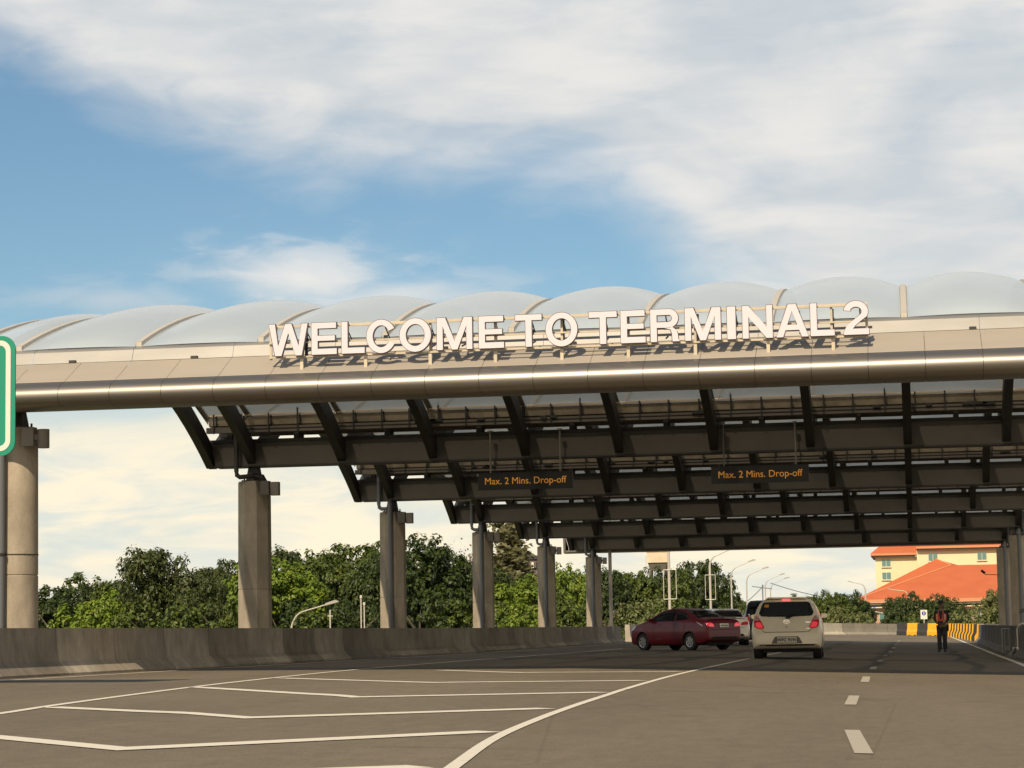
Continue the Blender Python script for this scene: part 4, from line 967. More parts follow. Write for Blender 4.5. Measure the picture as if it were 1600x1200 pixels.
# metal crowd barrier at the right edge
cbz = gz(3.2, 74); cb = thing('crowd_barrier', (3.0, 74, cbz), 'silver tubular crowd barrier with upright bars and a small wheel at the right frame edge', 'barrier', rz=R(-14))
m = MB(); w = 2.3; m.tube([(.14, 0, .22), (.14, 0, .88), (.2, 0, .98), (.3, 0, 1.02), (w-.3, 0, 1.02), (w-.14, 0, .88), (w-.14, 0, .22)], .024, 8); m.tube([(-.02, 0, .28), (w, 0, .24)], .024, 8)
for k in range(14): m.tube([(.22+k*.145, 0, .24), (.22+k*.145, 0, 1.01)], .011, 6)
m.build('frame', 'galvanised', cb)
m = MB(); m.tube([(.06, -.03, .10), (.06, .03, .10)], .10, 16); m.build('wheel', 'black_metal', cb)
m = MB(); m.box(.04, .08, -.05, -.035, .08, .3); m.build('wheel_fork', 'black_metal', cb)
cb2 = thing('crowd_barrier', (2.86, 79, gz(3, 79)), 'farther tubular crowd barrier whose thin bars show against the dark concrete', 'barrier', rz=R(30))
m = MB(); m.tube([(0, 0, .1), (0, 0, .86), (1.6, 0, .86), (1.6, 0, .1)], .012, 6); m.tube([(0, 0, .16), (1.6, 0, .16)], .012, 6)
for k in range(9): m.tube([(.1+k*.16, 0, .16), (.1+k*.16, 0, .86)], .009, 6)
m.build('frame', 'galvanised', cb2)
#@@PART3
# ------------------------------------------------------------------ cars
def carpaint(name, col, metal=.3, rough=.3):
    return mat(name, col, rough, metal=metal, coat=.55, noise=(3, .03, 3))
carpaint('paint_beige', (.88, .77, .58), 0, .35); mat('paint_red', (.10, .004, .010), .35, spec=.35, coat=.18); carpaint('paint_white', (.66, .62, .55), .1, .3); carpaint('paint_dark', (.020, .022, .028), .3, .3)
mat('car_glass', (.010, .011, .010), .08, spec=.6); mat('tyre', (.014, .014, .014), .85); mat('rim', (.42, .41, .39), .3, metal=.8); mat('black_trim', (.012, .012, .013), .5)
mat('tail_red', (.45, .012, .02), .15, coat=1, emit=((1, .03, .05), .05)); mat('tail_lit', (.7, .03, .05), .2, coat=1, emit=((1, .05, .07), .38)); mat('tail_clear', (.45, .36, .33), .15, coat=1); mat('brake_lit', (.7, .1, .14), .2, emit=((1, .16, .20), .9))
mat('plate_white', (.66, .62, .50), .5); mat('plate_text', (.05, .05, .05), .5); mat('chrome', (.75, .72, .66), .12, metal=1); mat('sticker_orange', (.72, .30, .03), .5); mat('seat_dark', (.05, .05, .045), .8); mat('under', (.008, .008, .008), .9)
def interp(tab, x):
    if x <= tab[0][0]: return tab[0][1]
    for (a, va), (b, vb) in zip(tab, tab[1:]):
        if x <= b: t_ = (x-a)/(b-a); t_ = t_*t_*(3-2*t_)*.35+t_*.65; return va+(vb-va)*t_
    return tab[-1][1]
def car_body(top, plan, wz, zbot, wheels, rw, ys=None, n=66):
    """top: (y, ztop); plan: (y, width factor); wz: (z, half width); returns mesh with wheel wells cut"""
    y0, y1 = top[0][0], top[-1][0]; fr = [0, .06, .16, .28, .4, .52, .62, .71, .79, .86, .92, .965, 1.0]
    capx = [.97]+[1]*9+[.985, .95, .86]; V = []; F = []
    Ys = []
    for i in range(n+1):
        t_ = i/n; t_ = .5-.5*math.cos(PI*t_)*(.35)-.5*(1-2*t_)*.65; Ys.append(y0+(y1-y0)*t_)
    nr = len(fr)*2+2
    for y in Ys:
        zt = interp(top, y); zb = interp(zbot, y) if isinstance(zbot, list) else zbot; p = interp(plan, y); ring = []
        for f_, c in zip(fr, capx):
            z = zb+(zt-zb-.02)*f_; ring.append((interp(wz, z)*p*c, z))
        ring.append((ring[-1][0]*.55, zt-.004))
        half = [(x, y, z) for x, z in ring]
        V += half+[(-x, y, z) for x, _, z in half[::-1]]
    F = [(i*nr+j, i*nr+(j+1) % nr, (i+1)*nr+(j+1) % nr, (i+1)*nr+j) for i in range(len(Ys)-1) for j in range(nr)]
    F += [tuple(range(nr))[::-1], tuple((len(Ys)-1)*nr+j for j in range(nr))]
    me = bpy.data.meshes.new('tmp'); me.from_pydata(V, [], F)
    bm = bmesh.new(); bm.from_mesh(me); bmesh.ops.recalc_face_normals(bm, faces=bm.faces); bm.to_mesh(me); bm.free()
    bv = BVHTree.FromPolygons(V, [tuple(f) for f in F])
    o = bpy.data.objects.new('tmp', me); COL.objects.link(o)
    cut = []
    for wy, wxr in wheels:
        for sg in (-1, 1):
            m = MB(); k = 28; r = rw+.055
            m.prism([(wy+r*math.cos(2*PI*i/k), wxr+r*math.sin(2*PI*i/k)) for i in range(k)], sg*.52 if sg > 0 else -1.2, 1.2 if sg > 0 else sg*.52, 'x')
            c = m.build('cut', 'under'); cut.append(c); md = o.modifiers.new('b', 'BOOLEAN'); md.operation = 'DIFFERENCE'; md.object = c; md.solver = 'EXACT'; md.material_mode = 'TRANSFER' if hasattr(md, 'material_mode') else 'INDEX'
    dg = bpy.context.evaluated_depsgraph_get(); me2 = bpy.data.meshes.new_from_object(o.evaluated_get(dg))
    for c in cut: bpy.data.objects.remove(c)
    bpy.data.objects.remove(o); return me2, bv
def decal(name, poly, axis, sgn, bv, mtl, parent, off=.006, cuts=3, maxd=9, thick=.0):
    """polygon drawn on a plane and laid onto the body along axis ('x': poly in y,z; 'y': poly in x,z)"""
    bm = bmesh.new(); S = 5.0
    vs = [bm.verts.new((sgn*S, p[0], p[1]) if axis == 'x' else (p[0], sgn*S, p[1])) for p in poly]
    f = bm.faces.new(vs); bm.normal_update(); bmesh.ops.triangulate(bm, faces=[f])
    for _ in range(cuts): bmesh.ops.subdivide_edges(bm, edges=[e for e in bm.edges if e.calc_length() > .09], cuts=1, use_grid_fill=False); bmesh.ops.triangulate(bm, faces=[q for q in bm.faces if len(q.verts) > 3])
    dr = Vector((-sgn, 0, 0)) if axis == 'x' else Vector((0, -sgn, 0))
    for v in bm.verts:
        hit = bv.ray_cast(v.co, dr)
        if hit[0] is not None: v.co = hit[0]-dr*off
        else: v.co = v.co+dr*(S-1.0); v.tag = True
    bad = [v for v in bm.verts if v.tag]; bmesh.ops.delete(bm, geom=bad, context='VERTS')
    if thick:
        pass
    me = bpy.data.meshes.new(name); bm.to_mesh(me); bm.free(); me.materials.append(MAT[mtl]); me.polygons.foreach_set('use_smooth', [True]*len(me.polygons))
    o = bpy.data.objects.new(name, me); COL.objects.link(o); o.parent = parent; return o
def wheel(parent, x, y, r, w=.2, spokes=7):
    sg = 1 if x > 0 else -1
    root = bpy.data.objects.new('wheel', None); COL.objects.link(root); root.parent = parent; root.location = (x, y, r)
    m = MB(); n = 32; prof = [(-.5*w, r*.62), (-.5*w, r*.93), (-.38*w, r), (.38*w, r), (.5*w, r*.93), (.5*w, r*.62)]
    V = [(a, b*math.cos(2*PI*i/n), b*math.sin(2*PI*i/n)) for i in range(n) for a, b in prof]; k = len(prof)
    m.add(V, [(i*k+j, i*k+j+1, ((i+1) % n)*k+j+1, ((i+1) % n)*k+j) for i in range(n) for j in range(k-1)])
    m.build('tyre', 'tyre', root, smooth='auto')
    m = MB()
    def disc(xa, ra, mi): m.add([(xa, ra*math.cos(2*PI*i/n), ra*math.sin(2*PI*i/n)) for i in range(n)], [tuple(range(n))], mi)
    disc(sg*w*.30, r*.63, 1); disc(-sg*w*.4, r*.63, 1)
    for a, b in ((.56, .64),):
        V = []
        for i in range(n):
            for q, xx in ((a, .46), (b, .5), (b, .3)): V.append((sg*w*xx, r*q*math.cos(2*PI*i/n), r*q*math.sin(2*PI*i/n)))
        m.add(V, [(i*3+j, i*3+j+1, ((i+1) % n)*3+j+1, ((i+1) % n)*3+j) for i in range(n) for j in range(2)])
    for s_ in range(spokes):
        a = 2*PI*s_/spokes; u = Vector((0, math.cos(a), math.sin(a))); v = Vector((0, -math.sin(a), math.cos(a))); P = [u*r*.08-v*.035, u*r*.08+v*.035, u*r*.58+v*.042, u*r*.58-v*.042]
        m.add([(sg*w*.45, p.y, p.z) for p in P]+[(sg*w*.34, p.y, p.z) for p in P], [(0, 1, 2, 3), (0, 1, 5, 4), (1, 2, 6, 5), (2, 3, 7, 6), (3, 0, 4, 7)])
    m.tube([(sg*w*.3, 0, 0), (sg*w*.48, 0, 0)], r*.14, 12)
    m.build('rim', ['rim', 'under'], root)
    return root
def make_car(loc, rz, label, top, plan, wz, zbot, wheels, rw, track, paint, scale=1, name='car', cat='car'):
    c = thing(name, loc, label, cat, rz=rz); c.scale = (scale,)*3
    me, bv = car_body(top, plan, wz, zbot, [(w, rw) for w in wheels], rw)
    me.name = 'body'; me.materials.clear(); me.materials.append(MAT[paint]); me.materials.append(MAT['under'])
    me.polygons.foreach_set('use_smooth', [True]*len(me.polygons))
    for p in me.polygons:                     # wheel-well faces: those on the cutters
        cx = p.center
        for w in wheels:
            rr = math.hypot(cx.y-w, cx.z-rw)
            if abs(rr-(rw+.055)) < .02 and abs(cx.x) < .98*interp(wz, .5) and (abs(p.normal.x) < .35) or (rr < rw+.05 and abs(abs(cx.x)-.52) < .01): p.material_index = 1
    autosmooth(me, 38)
    b = bpy.data.objects.new('body', me); COL.objects.link(b); b.parent = c
    for w in wheels:
        for sg in (-1, 1): wheel(c, sg*track, w, rw)
    m = MB(); m.box(-track+.12, track-.12, top[0][0]+.25, top[-1][0]-.3, .17, .30); m.tube([(-track+.1, wheels[0], rw), (track-.1, wheels[0], rw)], .05, 8); m.build('underbody', 'under', c)
    return c, bv
# pale hatchback seen from behind
topH = [(-1.84, .52), (-1.835, .60), (-1.81, .80), (-1.795, .97), (-1.72, 1.12), (-1.62, 1.30), (-1.53, 1.44), (-1.42, 1.49), (-.9, 1.53), (-.2, 1.53), (.25, 1.47), (.75, 1.20), (1.0, 1.06), (1.35, .98), (1.65, .86), (1.78, .70), (1.82, .5)]
planH = [(-1.84, .86), (-1.825, .91), (-1.79, .955), (-1.7, .985), (-1.5, 1), (1.2, 1), (1.55, .95), (1.75, .85), (1.82, .72)]
wzH = [(.18, .74), (.30, .79), (.45, .81), (.70, .815), (.85, .80), (.97, .775), (1.15, .71), (1.30, .655), (1.42, .595), (1.48, .54), (1.53, .47)]
gx, gy = -3.27, 64.1
car, bv = make_car((gx, gy, gz(-3.1, 63)+.004), R(1.2), 'pale beige hatchback seen from behind with its brake lights on',
    topH, planH, wzH, [(-1.84, .34), (-1.7, .27), (-1.3, .20), (1.4, .2), (1.82, .3)], (-1.18, 1.27), .29, .68, 'paint_beige', 1.06, 'hatchback_car'); car.scale = (1.13, 1.06, 1.06)
def rnd_poly(P, r=.04, n=4):
    out = []
    k = len(P)
    for i in range(k):
        a, b, c_ = Vector(P[i-1]), Vector(P[i]), Vector(P[(i+1) % k]); u = (a-b); v = (c_-b); q = min(r, u.length*.45, v.length*.45); u.normalize(); v.normalize(); s_, e = b+u*q, b+v*q
        out += [tuple((s_*(1-t_)+b*t_)*(1-t_)+(b*(1-t_)+e*t_)*t_) for t_ in [j/n for j in range(n+1)]]
    return out
decal('rear_window', rnd_poly([(-.58, 1.05), (0, 1.03), (.58, 1.05), (.63, 1.13), (.53, 1.40), (-.53, 1.40), (-.63, 1.13)], .07), 'y', -1, bv, 'car_glass', car)
for sg in (-1, 1):
    M_ = lambda P: [(sg*x, z) for x, z in P]
    root = decal('tail_lamp', rnd_poly(M_([(.50, .76), (.64, .74), (.735, .80), (.755, 1.02), (.705, 1.08), (.655, 1.05), (.585, .94)]), .03), 'y', -1, bv, 'tail_red', car, off=.012)
    decal('lamp_clear', rnd_poly(M_([(.61, .955), (.70, .955), (.715, 1.02), (.70, 1.05), (.665, 1.03)]), .015), 'y', -1, bv, 'tail_clear', root, off=.017)
    decal('lamp_lit', rnd_poly(M_([(.53, .775), (.64, .765), (.70, .81), (.71, .90), (.60, .91)]), .02), 'y', -1, bv, 'tail_lit', root, off=.018)
    # side windows
    decal('side_window', rnd_poly([(-1.45, 1.04), (-.62, 1.02), (-.62, 1.40), (-1.25, 1.39)], .05), 'x', sg, bv, 'car_glass', car)
    decal('side_window', rnd_poly([(-.55, 1.02), (.62, 1.02), (.12, 1.40), (-.55, 1.41)], .05), 'x', sg, bv, 'car_glass', car)
    decal('door_seam', [(-.60, .35), (-.585, .35), (-.575, 1.0), (-.59, 1.0)], 'x', sg, bv, 'black_trim', car, off=.004)
    decal('door_handle', rnd_poly([(-.42, .88), (-.24, .88), (-.24, .915), (-.42, .915)], .01), 'x', sg, bv, 'chrome', car, off=.02)
    m = MB(); m.prism(rnd_poly([(.02, 0), (.16, .01), (.17, .11), (.03, .12)], .03), -.05, .05, 'y'); mm = m.build('mirror', 'paint_beige', car, smooth='auto'); mm.location = (sg*.74, .66, 1.0); mm.scale = (sg, 1, 1)
    m = MB(); m.prism(rnd_poly([(.70, .30), (.735, .30), (.735, .36), (.70, .36)], .008), -.01, .0, 'y'); 
decal('tailgate_seam', [(-.585, .74), (-.50, .655), (.50, .655), (.585, .74), (.575, .745), (.495, .667), (-.495, .667), (-.575, .745)], 'y', -1, bv, 'black_trim', car, off=.004, cuts=4)
decal('plate_recess', rnd_poly([(-.36, .38), (.36, .38), (.27, .555), (-.27, .555)], .03), 'y', -1, bv, 'lamp_box', car, off=.006)
decal('bumper_trim', rnd_poly([(-.70, .365), (.70, .365), (.60, .325), (-.60, .325)], .02), 'y', -1, bv, 'under', car, off=.008)
pl_ = decal('license_plate', rnd_poly([(-.225, .40), (.225, .40), (.225, .535), (-.225, .535)], .012), 'y', -1, bv, 'plate_white', car, off=.02)
text_mesh('plate_text', 'WFC 9191', .115, 'plate_text', pl_, (0, -1.868, .468), (PI/2, 0, 0), sx=.88, offset=.002)
decal('third_brake_light', rnd_poly([(-.10, 1.435), (.10, 1.435), (.09, 1.475), (-.09, 1.475)], .012), 'y', -1, bv, 'brake_lit', car, off=.02)
m = MB(); m.prism(rnd_poly([(-.46, 0), (.46, 0), (.42, .035), (-.42, .035)], .015), -.1, .12, 'y'); sp = m.build('roof_spoiler', 'paint_beige', car, smooth='auto'); sp.location = (0, -1.47, 1.485)
m = MB(); m.tube([(.02, -1.815, 1.02), (.13, -1.80, 1.035), (.20, -1.765, 1.10)], .012, 6); m.tube([(-.42, -1.80, 1.045), (.0, -1.795, 1.075), (.19, -1.778, 1.095)], .009, 6); m.box(-.02, .09, -1.83, -1.80, .985, 1.03); m.build('wiper', 'black_trim', car)
decal('window_sticker', [(-.50, 1.27), (-.40, 1.27), (-.40, 1.345), (-.50, 1.345)], 'y', -1, bv, 'sticker_orange', car, off=.012, cuts=1)
def ell_ring(m, cx, cz, rx, rz, w, y, n=24):
    V = []
    for i in range(n):
        a = 2*PI*i/n
        for q in (1, 1-w): V.append((cx+rx*q*math.cos(a), y, cz+(rz-rx*(1-q))*math.sin(a)))
    m.add(V, [(2*i, 2*i+1, (2*i+3) % (2*n), (2*i+2) % (2*n)) for i in range(n)])
m = MB(); ell_ring(m, 0, 0, .075, .052, .16, 0); ell_ring(m, 0, .012, .034, .040, .22, -.002); ell_ring(m, 0, .018, .058, .022, .14, -.003); em = m.build('emblem', 'chrome', car); em.location = (0, -1.826, .915)
m = MB(); m.prism([(.014*math.cos(i*PI/6), .014*math.sin(i*PI/6)) for i in range(12)], -.01, .01, 'y'); m.build('lock', 'black_trim', car).location = (0, -1.83, .79)
m = MB(); m.box(.43, .56, -.004, 0, .885, .905); m.box(.46, .53, -.004, 0, .735, .755); m.build('badge', 'chrome', car).location = (0, -1.825, 0)
m = MB(); m.prism(rnd_poly([(-.42, 0), (-.24, 0), (-.22, .2), (-.28, .25), (-.38, .25), (-.44, .2)], .03), -.06, .06, 'y'); m.prism(rnd_poly([(.24, 0), (.42, 0), (.44, .2), (.38, .25), (.28, .25), (.22, .2)], .03), -.06, .06, 'y')
# red saloon, turned away to the left
topS = [(-2.20, .50), (-2.195, .62), (-2.17, .84), (-2.13, 1.02), (-2.05, 1.075), (-1.7, 1.105), (-1.5, 1.14), (-1.2, 1.27), (-.85, 1.40), (-.5, 1.46), (0, 1.475), (.4, 1.43), (.8, 1.26), (1.15, 1.07), (1.35, 1.01), (1.75, .92), (2.0, .80), (2.13, .66), (2.18, .48)]
planS = [(-2.2, .82), (-2.18, .88), (-2.1, .94), (-1.9, .985), (-1.5, 1), (1.2, 1), (1.7, .95), (2.0, .86), (2.18, .68)]
wzS = [(.16, .76), (.28, .83), (.45, .85), (.70, .85), (.85, .835), (.95, .81), (1.02, .77), (1.15, .70), (1.30, .63), (1.42, .575), (1.5, .54)]
def saloon(loc, rz, label, paint, sc_=1.0, lit='tail_lit'):
    c, bv = make_car(loc, rz, label, topS, planS, wzS, [(-2.2, .36), (-2.0, .28), (-1.75, .22), (1.7, .2), (2.18, .28)], (-1.27, 1.28), .305, .715, paint, sc_, 'saloon_car')
    for sg in (-1, 1):
        decal('side_window', rnd_poly([(-.42, 1.03), (.93, 1.02), (.42, 1.33), (.05, 1.385), (-.36, 1.395)], .05), 'x', sg, bv, 'car_glass', c)
        decal('side_window', rnd_poly([(-1.22, 1.08), (-.49, 1.035), (-.44, 1.395), (-.72, 1.365), (-1.12, 1.19)], .05), 'x', sg, bv, 'car_glass', c)
        for y in (-.455, .62): decal('door_seam', [(y, .32), (y+.012, .32), (y+.012, 1.0), (y, 1.0)], 'x', sg, bv, 'under', c, off=.004)
        decal('door_seam', [(-1.05, .55), (-1.04, .55), (-1.0, 1.02), (-1.012, 1.02)], 'x', sg, bv, 'under', c, off=.004)
        for y in (-.38, .42): decal('door_handle', rnd_poly([(y-.16, .90), (y, .90), (y, .93), (y-.16, .93)], .01), 'x', sg, bv, paint, c, off=.025)
        decal('tail_lamp', rnd_poly([(sg*.46, .80), (sg*.76, .82), (sg*.78, .94), (sg*.60, .95), (sg*.50, .90)], .02), 'y', -1, bv, lit, c, off=.012)
        decal('lamp_clear', rnd_poly([(-1.98, .86), (-1.66, .98), (-1.60, .995), (-1.80, .90), (-1.97, .82)], .01), 'x', sg, bv, 'tail_clear', c, off=.012)
        decal('head_lamp', rnd_poly([(1.78, .74), (2.04, .70), (2.0, .80), (1.62, .89)], .02), 'x', sg, bv, 'tail_clear', c, off=.01)
        m = MB(); m.prism(rnd_poly([(.02, 0), (.18, .01), (.19, .12), (.03, .13)], .03), -.05, .05, 'y'); mm = m.build('mirror', paint, c, smooth='auto'); mm.location = (sg*.76, .78, 1.0); mm.scale = (sg, 1, 1)
        decal('sill_mark', rnd_poly([(.18, .42), (.50, .40), (.50, .425), (.18, .435)], .005), 'x', sg, bv, 'chrome', c, off=.006)
    # rear glass lies on the slope of the roof: laid from above
    bm = bmesh.new(); V = []; nu, nv = 10, 8
    for i in range(nu+1):
        for j in range(nv+1):
            y = -1.50+.72*j/nv; x = (-.60+.07*(j/nv))+(1.20-.14*(j/nv))*i/nu; h = bv.ray_cast(Vector((x, y, 4)), Vector((0, 0, -1))); V.append(h[0]+Vector((0, -.002, .006)))
    m = MB(); m.add(V, [(i*(nv+1)+j, (i+1)*(nv+1)+j, (i+1)*(nv+1)+j+1, i*(nv+1)+j+1) for i in range(nu) for j in range(nv)]); m.build('rear_window', 'car_glass', c, smooth=True)
    V = []
    for i in range(nu+1):
        for j in range(nv+1):
            y = .50+.62*j/nv; x = (-.56-.05*(j/nv))+(1.12+.10*(j/nv))*i/nu; h = bv.ray_cast(Vector((x, y, 4)), Vector((0, 0, -1))); V.append(h[0]+Vector((0, .002, .006)))
    m = MB(); m.add(V, [(i*(nv+1)+j, (i+1)*(nv+1)+j, (i+1)*(nv+1)+j+1, i*(nv+1)+j+1) for i in range(nu) for j in range(nv)]); m.build('windscreen', 'car_glass', c, smooth=True)
    p_ = decal('license_plate', rnd_poly([(-.20, .78), (.20, .78), (.20, .91), (-.20, .91)], .012), 'y', -1, bv, 'plate_white', c, off=.014)
    m = MB()
    for k in range(6): m.box(-.15+k*.05+(.02 if k > 2 else 0), -.12+k*.05+(.02 if k > 2 else 0), -2.20, -2.196, .82, .87)
    m.build('plate_text', 'lamp_box', p_)
    decal('bumper_trim', rnd_poly([(-.62, .37), (.62, .37), (.55, .46), (-.55, .46)], .02), 'y', -1, bv, 'under', c, off=.006)
    decal('boot_seam', [(-.60, .70), (.60, .70), (.60, .712), (-.60, .712)], 'y', -1, bv, 'under', c, off=.004)
    m = MB(); m.prism(rnd_poly([(-.62, 0), (.62, 0), (.60, .03), (-.60, .03)], .012), -.06, .06, 'y'); m.build('boot_lip', paint, c).location = (0, -2.06, 1.085)
    return c
saloon((-7.9, 83.0, gz(-8, 82)+.004), R(46), 'dark red saloon turning left in front of the concrete barrier', 'paint_red', .99)
saloon((-7.85, 101.5, gz(-7.3, 100)+.004), R(8), 'white saloon half hidden between the red saloon and the hatchback', 'paint_white', 1.05, 'tail_red')
# dark van beyond
topV = [(-2.3, .55), (-2.28, .9), (-2.2, 1.2), (-2.05, 1.6), (-1.9, 1.78), (-1.5, 1.83), (0, 1.85), (.6, 1.78), (1.2, 1.3), (1.5, 1.12), (2.0, 1.0), (2.3, .8), (2.35, .55)]
wzV = [(.2, .82), (.4, .91), (.9, .92), (1.1, .89), (1.4, .80), (1.7, .72), (1.85, .66)]
van, bv = make_car((-6.75, 110.5, gz(-6, 110)+.004), R(4), 'dark van mostly hidden behind the left side of the pale hatchback', topV, planS[:3]+[(-1.8, .985), (-1.5, 1), (1.6, 1), (2.0, .93), (2.35, .75)], wzV, .25, (-1.4, 1.45), .36, .8, 'paint_dark', 1.08, 'van', 'van')
decal('rear_window', rnd_poly([(-.66, 1.2), (.66, 1.2), (.60, 1.66), (-.60, 1.66)], .06), 'y', -1, bv, 'car_glass', van)
for sg in (-1, 1):
    decal('side_window', rnd_poly([(-2.0, 1.15), (-.7, 1.15), (-.7, 1.66), (-1.8, 1.66)], .06), 'x', sg, bv, 'car_glass', van); decal('side_window', rnd_poly([(-.62, 1.15), (1.0, 1.15), (.5, 1.6), (-.62, 1.66)], .06), 'x', sg, bv, 'car_glass', van)
    decal('tail_lamp', rnd_poly([(sg*.62, .9), (sg*.8, .9), (sg*.8, 1.15), (sg*.66, 1.15)], .02), 'y', -1, bv, 'tail_red', van, off=.01)
dcar = saloon((-11.2, 134, gz(-11, 130)+.004), R(20), 'dark car roof just visible behind the white saloon', 'paint_dark', 1.2, 'tail_red')
# ------------------------------------------------------------------ the guard
mat('skin_brown', (.16, .085, .05), .55); mat('uniform_dark', (.016, .015, .018), .85, noise=(9, .3, 4)); mat('vest_red', (.48, .06, .025), .7); mat('vest_strip', (.75, .38, .22), .5); mat('shoe_black', (.008, .008, .008), .4); mat('hair_black', (.008, .007, .006), .7)
def skin_mesh(name, nodes, edges, mt, parent, sub=2, root=0):
    me = bpy.data.meshes.new(name); me.from_pydata([n[0] for n in nodes], edges, []); o = bpy.data.objects.new(name, me); COL.objects.link(o)
    o.modifiers.new('s', 'SKIN'); sd = o.modifiers.new('u', 'SUBSURF'); sd.levels = sub
    for i, nd in enumerate(nodes):
        r = nd[1]; r = (r, r) if isinstance(r, (int, float)) else r
        me.skin_vertices[0].data[i].radius = r; me.skin_vertices[0].data[i].use_root = (i == root)
    dg = bpy.context.evaluated_depsgraph_get(); m2 = bpy.data.meshes.new_from_object(o.evaluated_get(dg)); bpy.data.objects.remove(o)
    m2.materials.clear(); m2.materials.append(MAT[mt]); m2.polygons.foreach_set('use_smooth', [True]*len(m2.polygons)); m2.name = name
    o = bpy.data.objects.new(name, m2); COL.objects.link(o); o.parent = parent; return o
G = thing('person', (1.02, 86.0, gz(1.02, 86)), 'standing guard in dark uniform and cap with a red reflective vest, hands joined in front', 'person', rz=R(-8)); G.scale = (1.02,)*3
def limb_nodes(f):
    N_ = [((0, 0, .97), (.13*f, .10*f)), ((0, .01, 1.12), (.125*f, .095*f)), ((0, .0, 1.28), (.15*f, .105*f)), ((0, .0, 1.40), (.13*f, .085*f))]
    E_ = [(0, 1), (1, 2), (2, 3)]; return N_, E_
N_, E_ = limb_nodes(.9)
N_ += [((0, -.005, 1.485), .052), ((0, -.01, 1.54), .058), ((0, -.02, 1.60), (.077, .09)), ((0, -.015, 1.67), (.08, .096)), ((0, -.0, 1.725), (.06, .075))]
E_ += [(3, 4), (4, 5), (5, 6), (6, 7), (7, 8)]
for sg in (-1, 1):
    b = len(N_); N_ += [((sg*.17, 0, 1.40), .048), ((sg*.235, .02, 1.13), .036), ((sg*.13, -.16, 1.02), .028), ((sg*.055, -.215, 1.0), .03)]; E_ += [(3, b), (b, b+1), (b+1, b+2), (b+2, b+3)]
    b = len(N_); N_ += [((sg*.09, 0, .88), .08), ((sg*.10, -.01, .49), .053), ((sg*.105, .02, .10), .036), ((sg*.115, -.08, .05), .032)]; E_ += [(0, b), (b, b+1), (b+1, b+2), (b+2, b+3)]
skin_mesh('body', N_, E_, 'skin_brown', G)
# fingers closed over each other
for sg in (-1, 1):
    for k, l in enumerate((.068, .078, .074, .058)):
        z = 1.03-k*.019; skin_mesh('finger', [((sg*.045, -.235, z), .009), ((sg*(.045-l*.5), -.262, z-.004), .0085), ((sg*(.045-l), -.256, z-.01), .007)], [(0, 1), (1, 2)], 'skin_brown', G, 1)
    skin_mesh('thumb', [((sg*.06, -.225, 1.035), .011), ((sg*.04, -.25, 1.06), .0095), ((sg*.015, -.258, 1.066), .008)], [(0, 1), (1, 2)], 'skin_brown', G, 1)
SH = [((0, 0, .95), (.165, .125)), ((0, .01, 1.10), (.155, .12)), ((0, 0, 1.27), (.175, .125)), ((0, 0, 1.40), (.14, .095)), ((0, -.002, 1.455), .066)]
SE = [(0, 1), (1, 2), (2, 3), (3, 4)]
for sg in (-1, 1):
    b = len(SH); SH += [((sg*.185, 0, 1.395), .068), ((sg*.215, .01, 1.26), .058), ((sg*.245, .02, 1.12), .052), ((sg*.145, -.15, 1.025), .04)]; SE += [(3, b), (b, b+1), (b+1, b+2), (b+2, b+3)]
skin_mesh('shirt', SH, SE, 'uniform_dark', G)
TR = [((0, 0, .96), (.155, .125))]; TE = []
for sg in (-1, 1): b = len(TR); TR += [((sg*.088, 0, .85), (.105, .11)), ((sg*.09, -.005, .5), .088), ((sg*.095, .015, .12), .075), ((sg*.095, .012, .07), .073)]; TE += [(0, b), (b, b+1), (b+1, b+2), (b+2, b+3)]
skin_mesh('trousers', TR, TE, 'uniform_dark', G)
# vest: shell around the chest with reflective strips
m = MB()
def vest(u, v):
    a = -PI*.5+2*PI*u; z = .97+.46*v; rx = (.178 if v < .75 else .178-.10*(v-.75)/.25)+.012*math.sin(v*3); ry = .135 if v < .8 else .135-.05*(v-.8)/.2; return (rx*math.cos(a)*1.05, ry*math.sin(a)*1.08, z)
m.grid(vest, 24, 8); m.build('vest', 'vest_red', G, smooth=True)
def strip_v(z0, z1, a0, a1, nm='vest_strip'):
    m = MB()
    def fn(u, v):
        a = a0+(a1-a0)*u; z = z0+(z1-z0)*v; vv = (z-.97)/.46; p = vest(0, min(1, vv)); rx = (.178 if vv < .75 else .178-.10*(vv-.75)/.25)+.012*math.sin(vv*3); ry = .135 if vv < .8 else .135-.05*(vv-.8)/.2
        return ((rx*1.05+.005)*math.cos(a), (ry*1.08+.005)*math.sin(a), z)
    m.grid(fn, 20, 3); m.build('reflective_strip', nm, G, smooth=True)
strip_v(1.02, 1.065, -PI/2, 1.5*PI)
for sg in (-1, 1): strip_v(1.07, 1.42, -PI/2+sg*.62, -PI/2+sg*.88)
for nm, P in (('shirt_front', [(-.07, 1.43), (.07, 1.43), (.03, 1.15), (-.03, 1.15)]),):
    m = MB(); m.prism(P, -.165, -.148, 'y'); m.build(nm, 'uniform_dark', G)
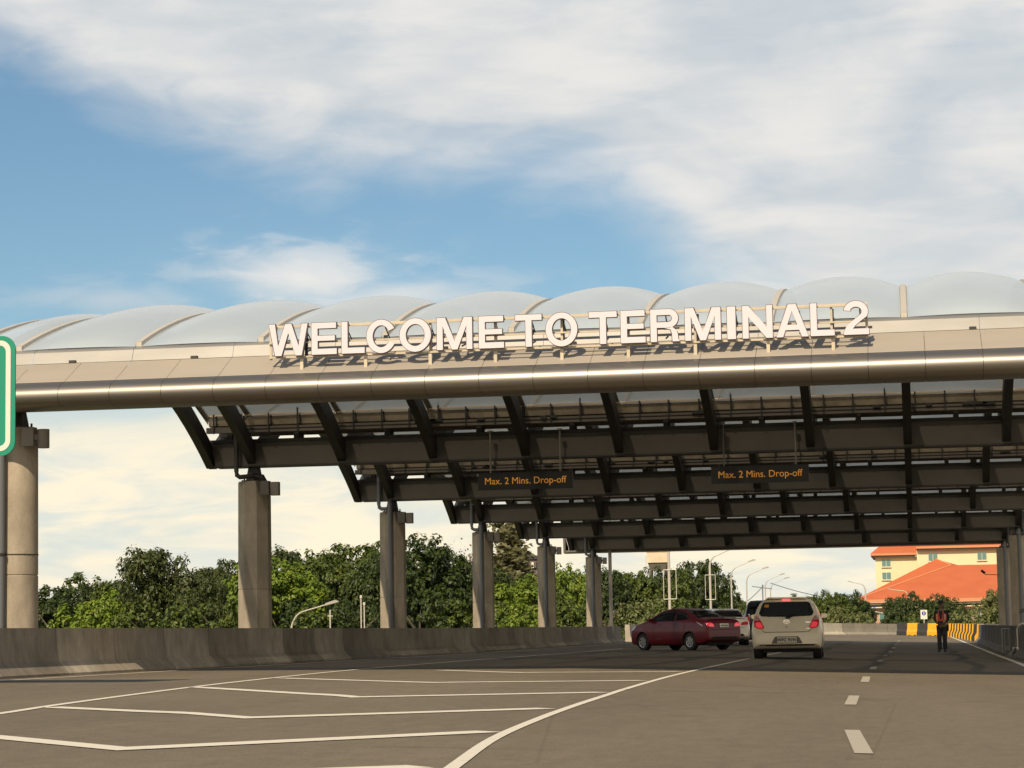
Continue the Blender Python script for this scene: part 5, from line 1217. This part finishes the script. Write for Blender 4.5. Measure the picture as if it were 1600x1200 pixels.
# cap, ears, face, shoes, pouch
m = MB(); n = 24
V = []
for z, r in ((1.675, .092), (1.70, .097), (1.74, .094), (1.775, .075), (1.79, .03)):
    for j in range(n): a = 2*PI*j/n; V.append((r*math.cos(a)*.93, r*math.sin(a)*1.08-.008, z))
m.add(V, [(i*n+j, i*n+(j+1) % n, (i+1)*n+(j+1) % n, (i+1)*n+j) for i in range(4) for j in range(n)]+[tuple(4*n+j for j in range(n))])
m.prism([(.085*math.cos(a), -.06-.125*abs(math.sin(a))) for a in [PI+PI*i/12 for i in range(13)]], 1.682, 1.694, 'z'); m.build('cap', 'uniform_dark', G, smooth='auto')
for sg in (-1, 1):
    m = MB(); m.prism(rnd_poly([(-.02, -.03), (.015, -.028), (.02, .03), (-.015, .032)], .012), -.008, .008, 'x'); o = m.build('ear', 'skin_brown', G); o.location = (sg*.08, 0, 1.625)
    m = MB(); m.tube([(sg*.03-.012, -.107, 1.645), (sg*.03+.012, -.107, 1.645)], .007, 6); m.build('eye', 'shoe_black', G)
    m = MB(); V = []
    st = [(-.17, .030, .045), (-.13, .045, .07), (-.06, .05, .085), (.03, .047, .11), (.075, .036, .10)]
    for y, w, h in st: V += [(sg*.11+w*math.cos(2*PI*j/10), y, .002+h*.5+h*.5*math.sin(2*PI*j/10)) for j in range(10)]
    m.add(V, [(i*10+j, i*10+(j+1) % 10, (i+1)*10+(j+1) % 10, (i+1)*10+j) for i in range(4) for j in range(10)]+[tuple(range(10)), tuple(40+j for j in range(10))]); m.build('shoe', 'shoe_black', G, smooth=True)
m = MB(); m.prism([(-.014, 1.595), (.014, 1.595), (.006, 1.64), (-.006, 1.64)], -.128, -.10, 'y'); m.build('nose', 'skin_brown', G)
m = MB(); m.tube([(-.022, -.108, 1.575), (.022, -.108, 1.575)], .006, 6); m.build('mouth', 'vest_red', G)
m = MB(); m.prism(rnd_poly([(-.09, .99), (.09, .99), (.09, 1.075), (-.09, 1.075)], .02), -.285, -.262, 'y'); m.build('pouch', 'uniform_dark', G)
m = MB(); m.box(.17, .24, -.02, .06, .72, .95); m.build('baton_case', 'uniform_dark', G)
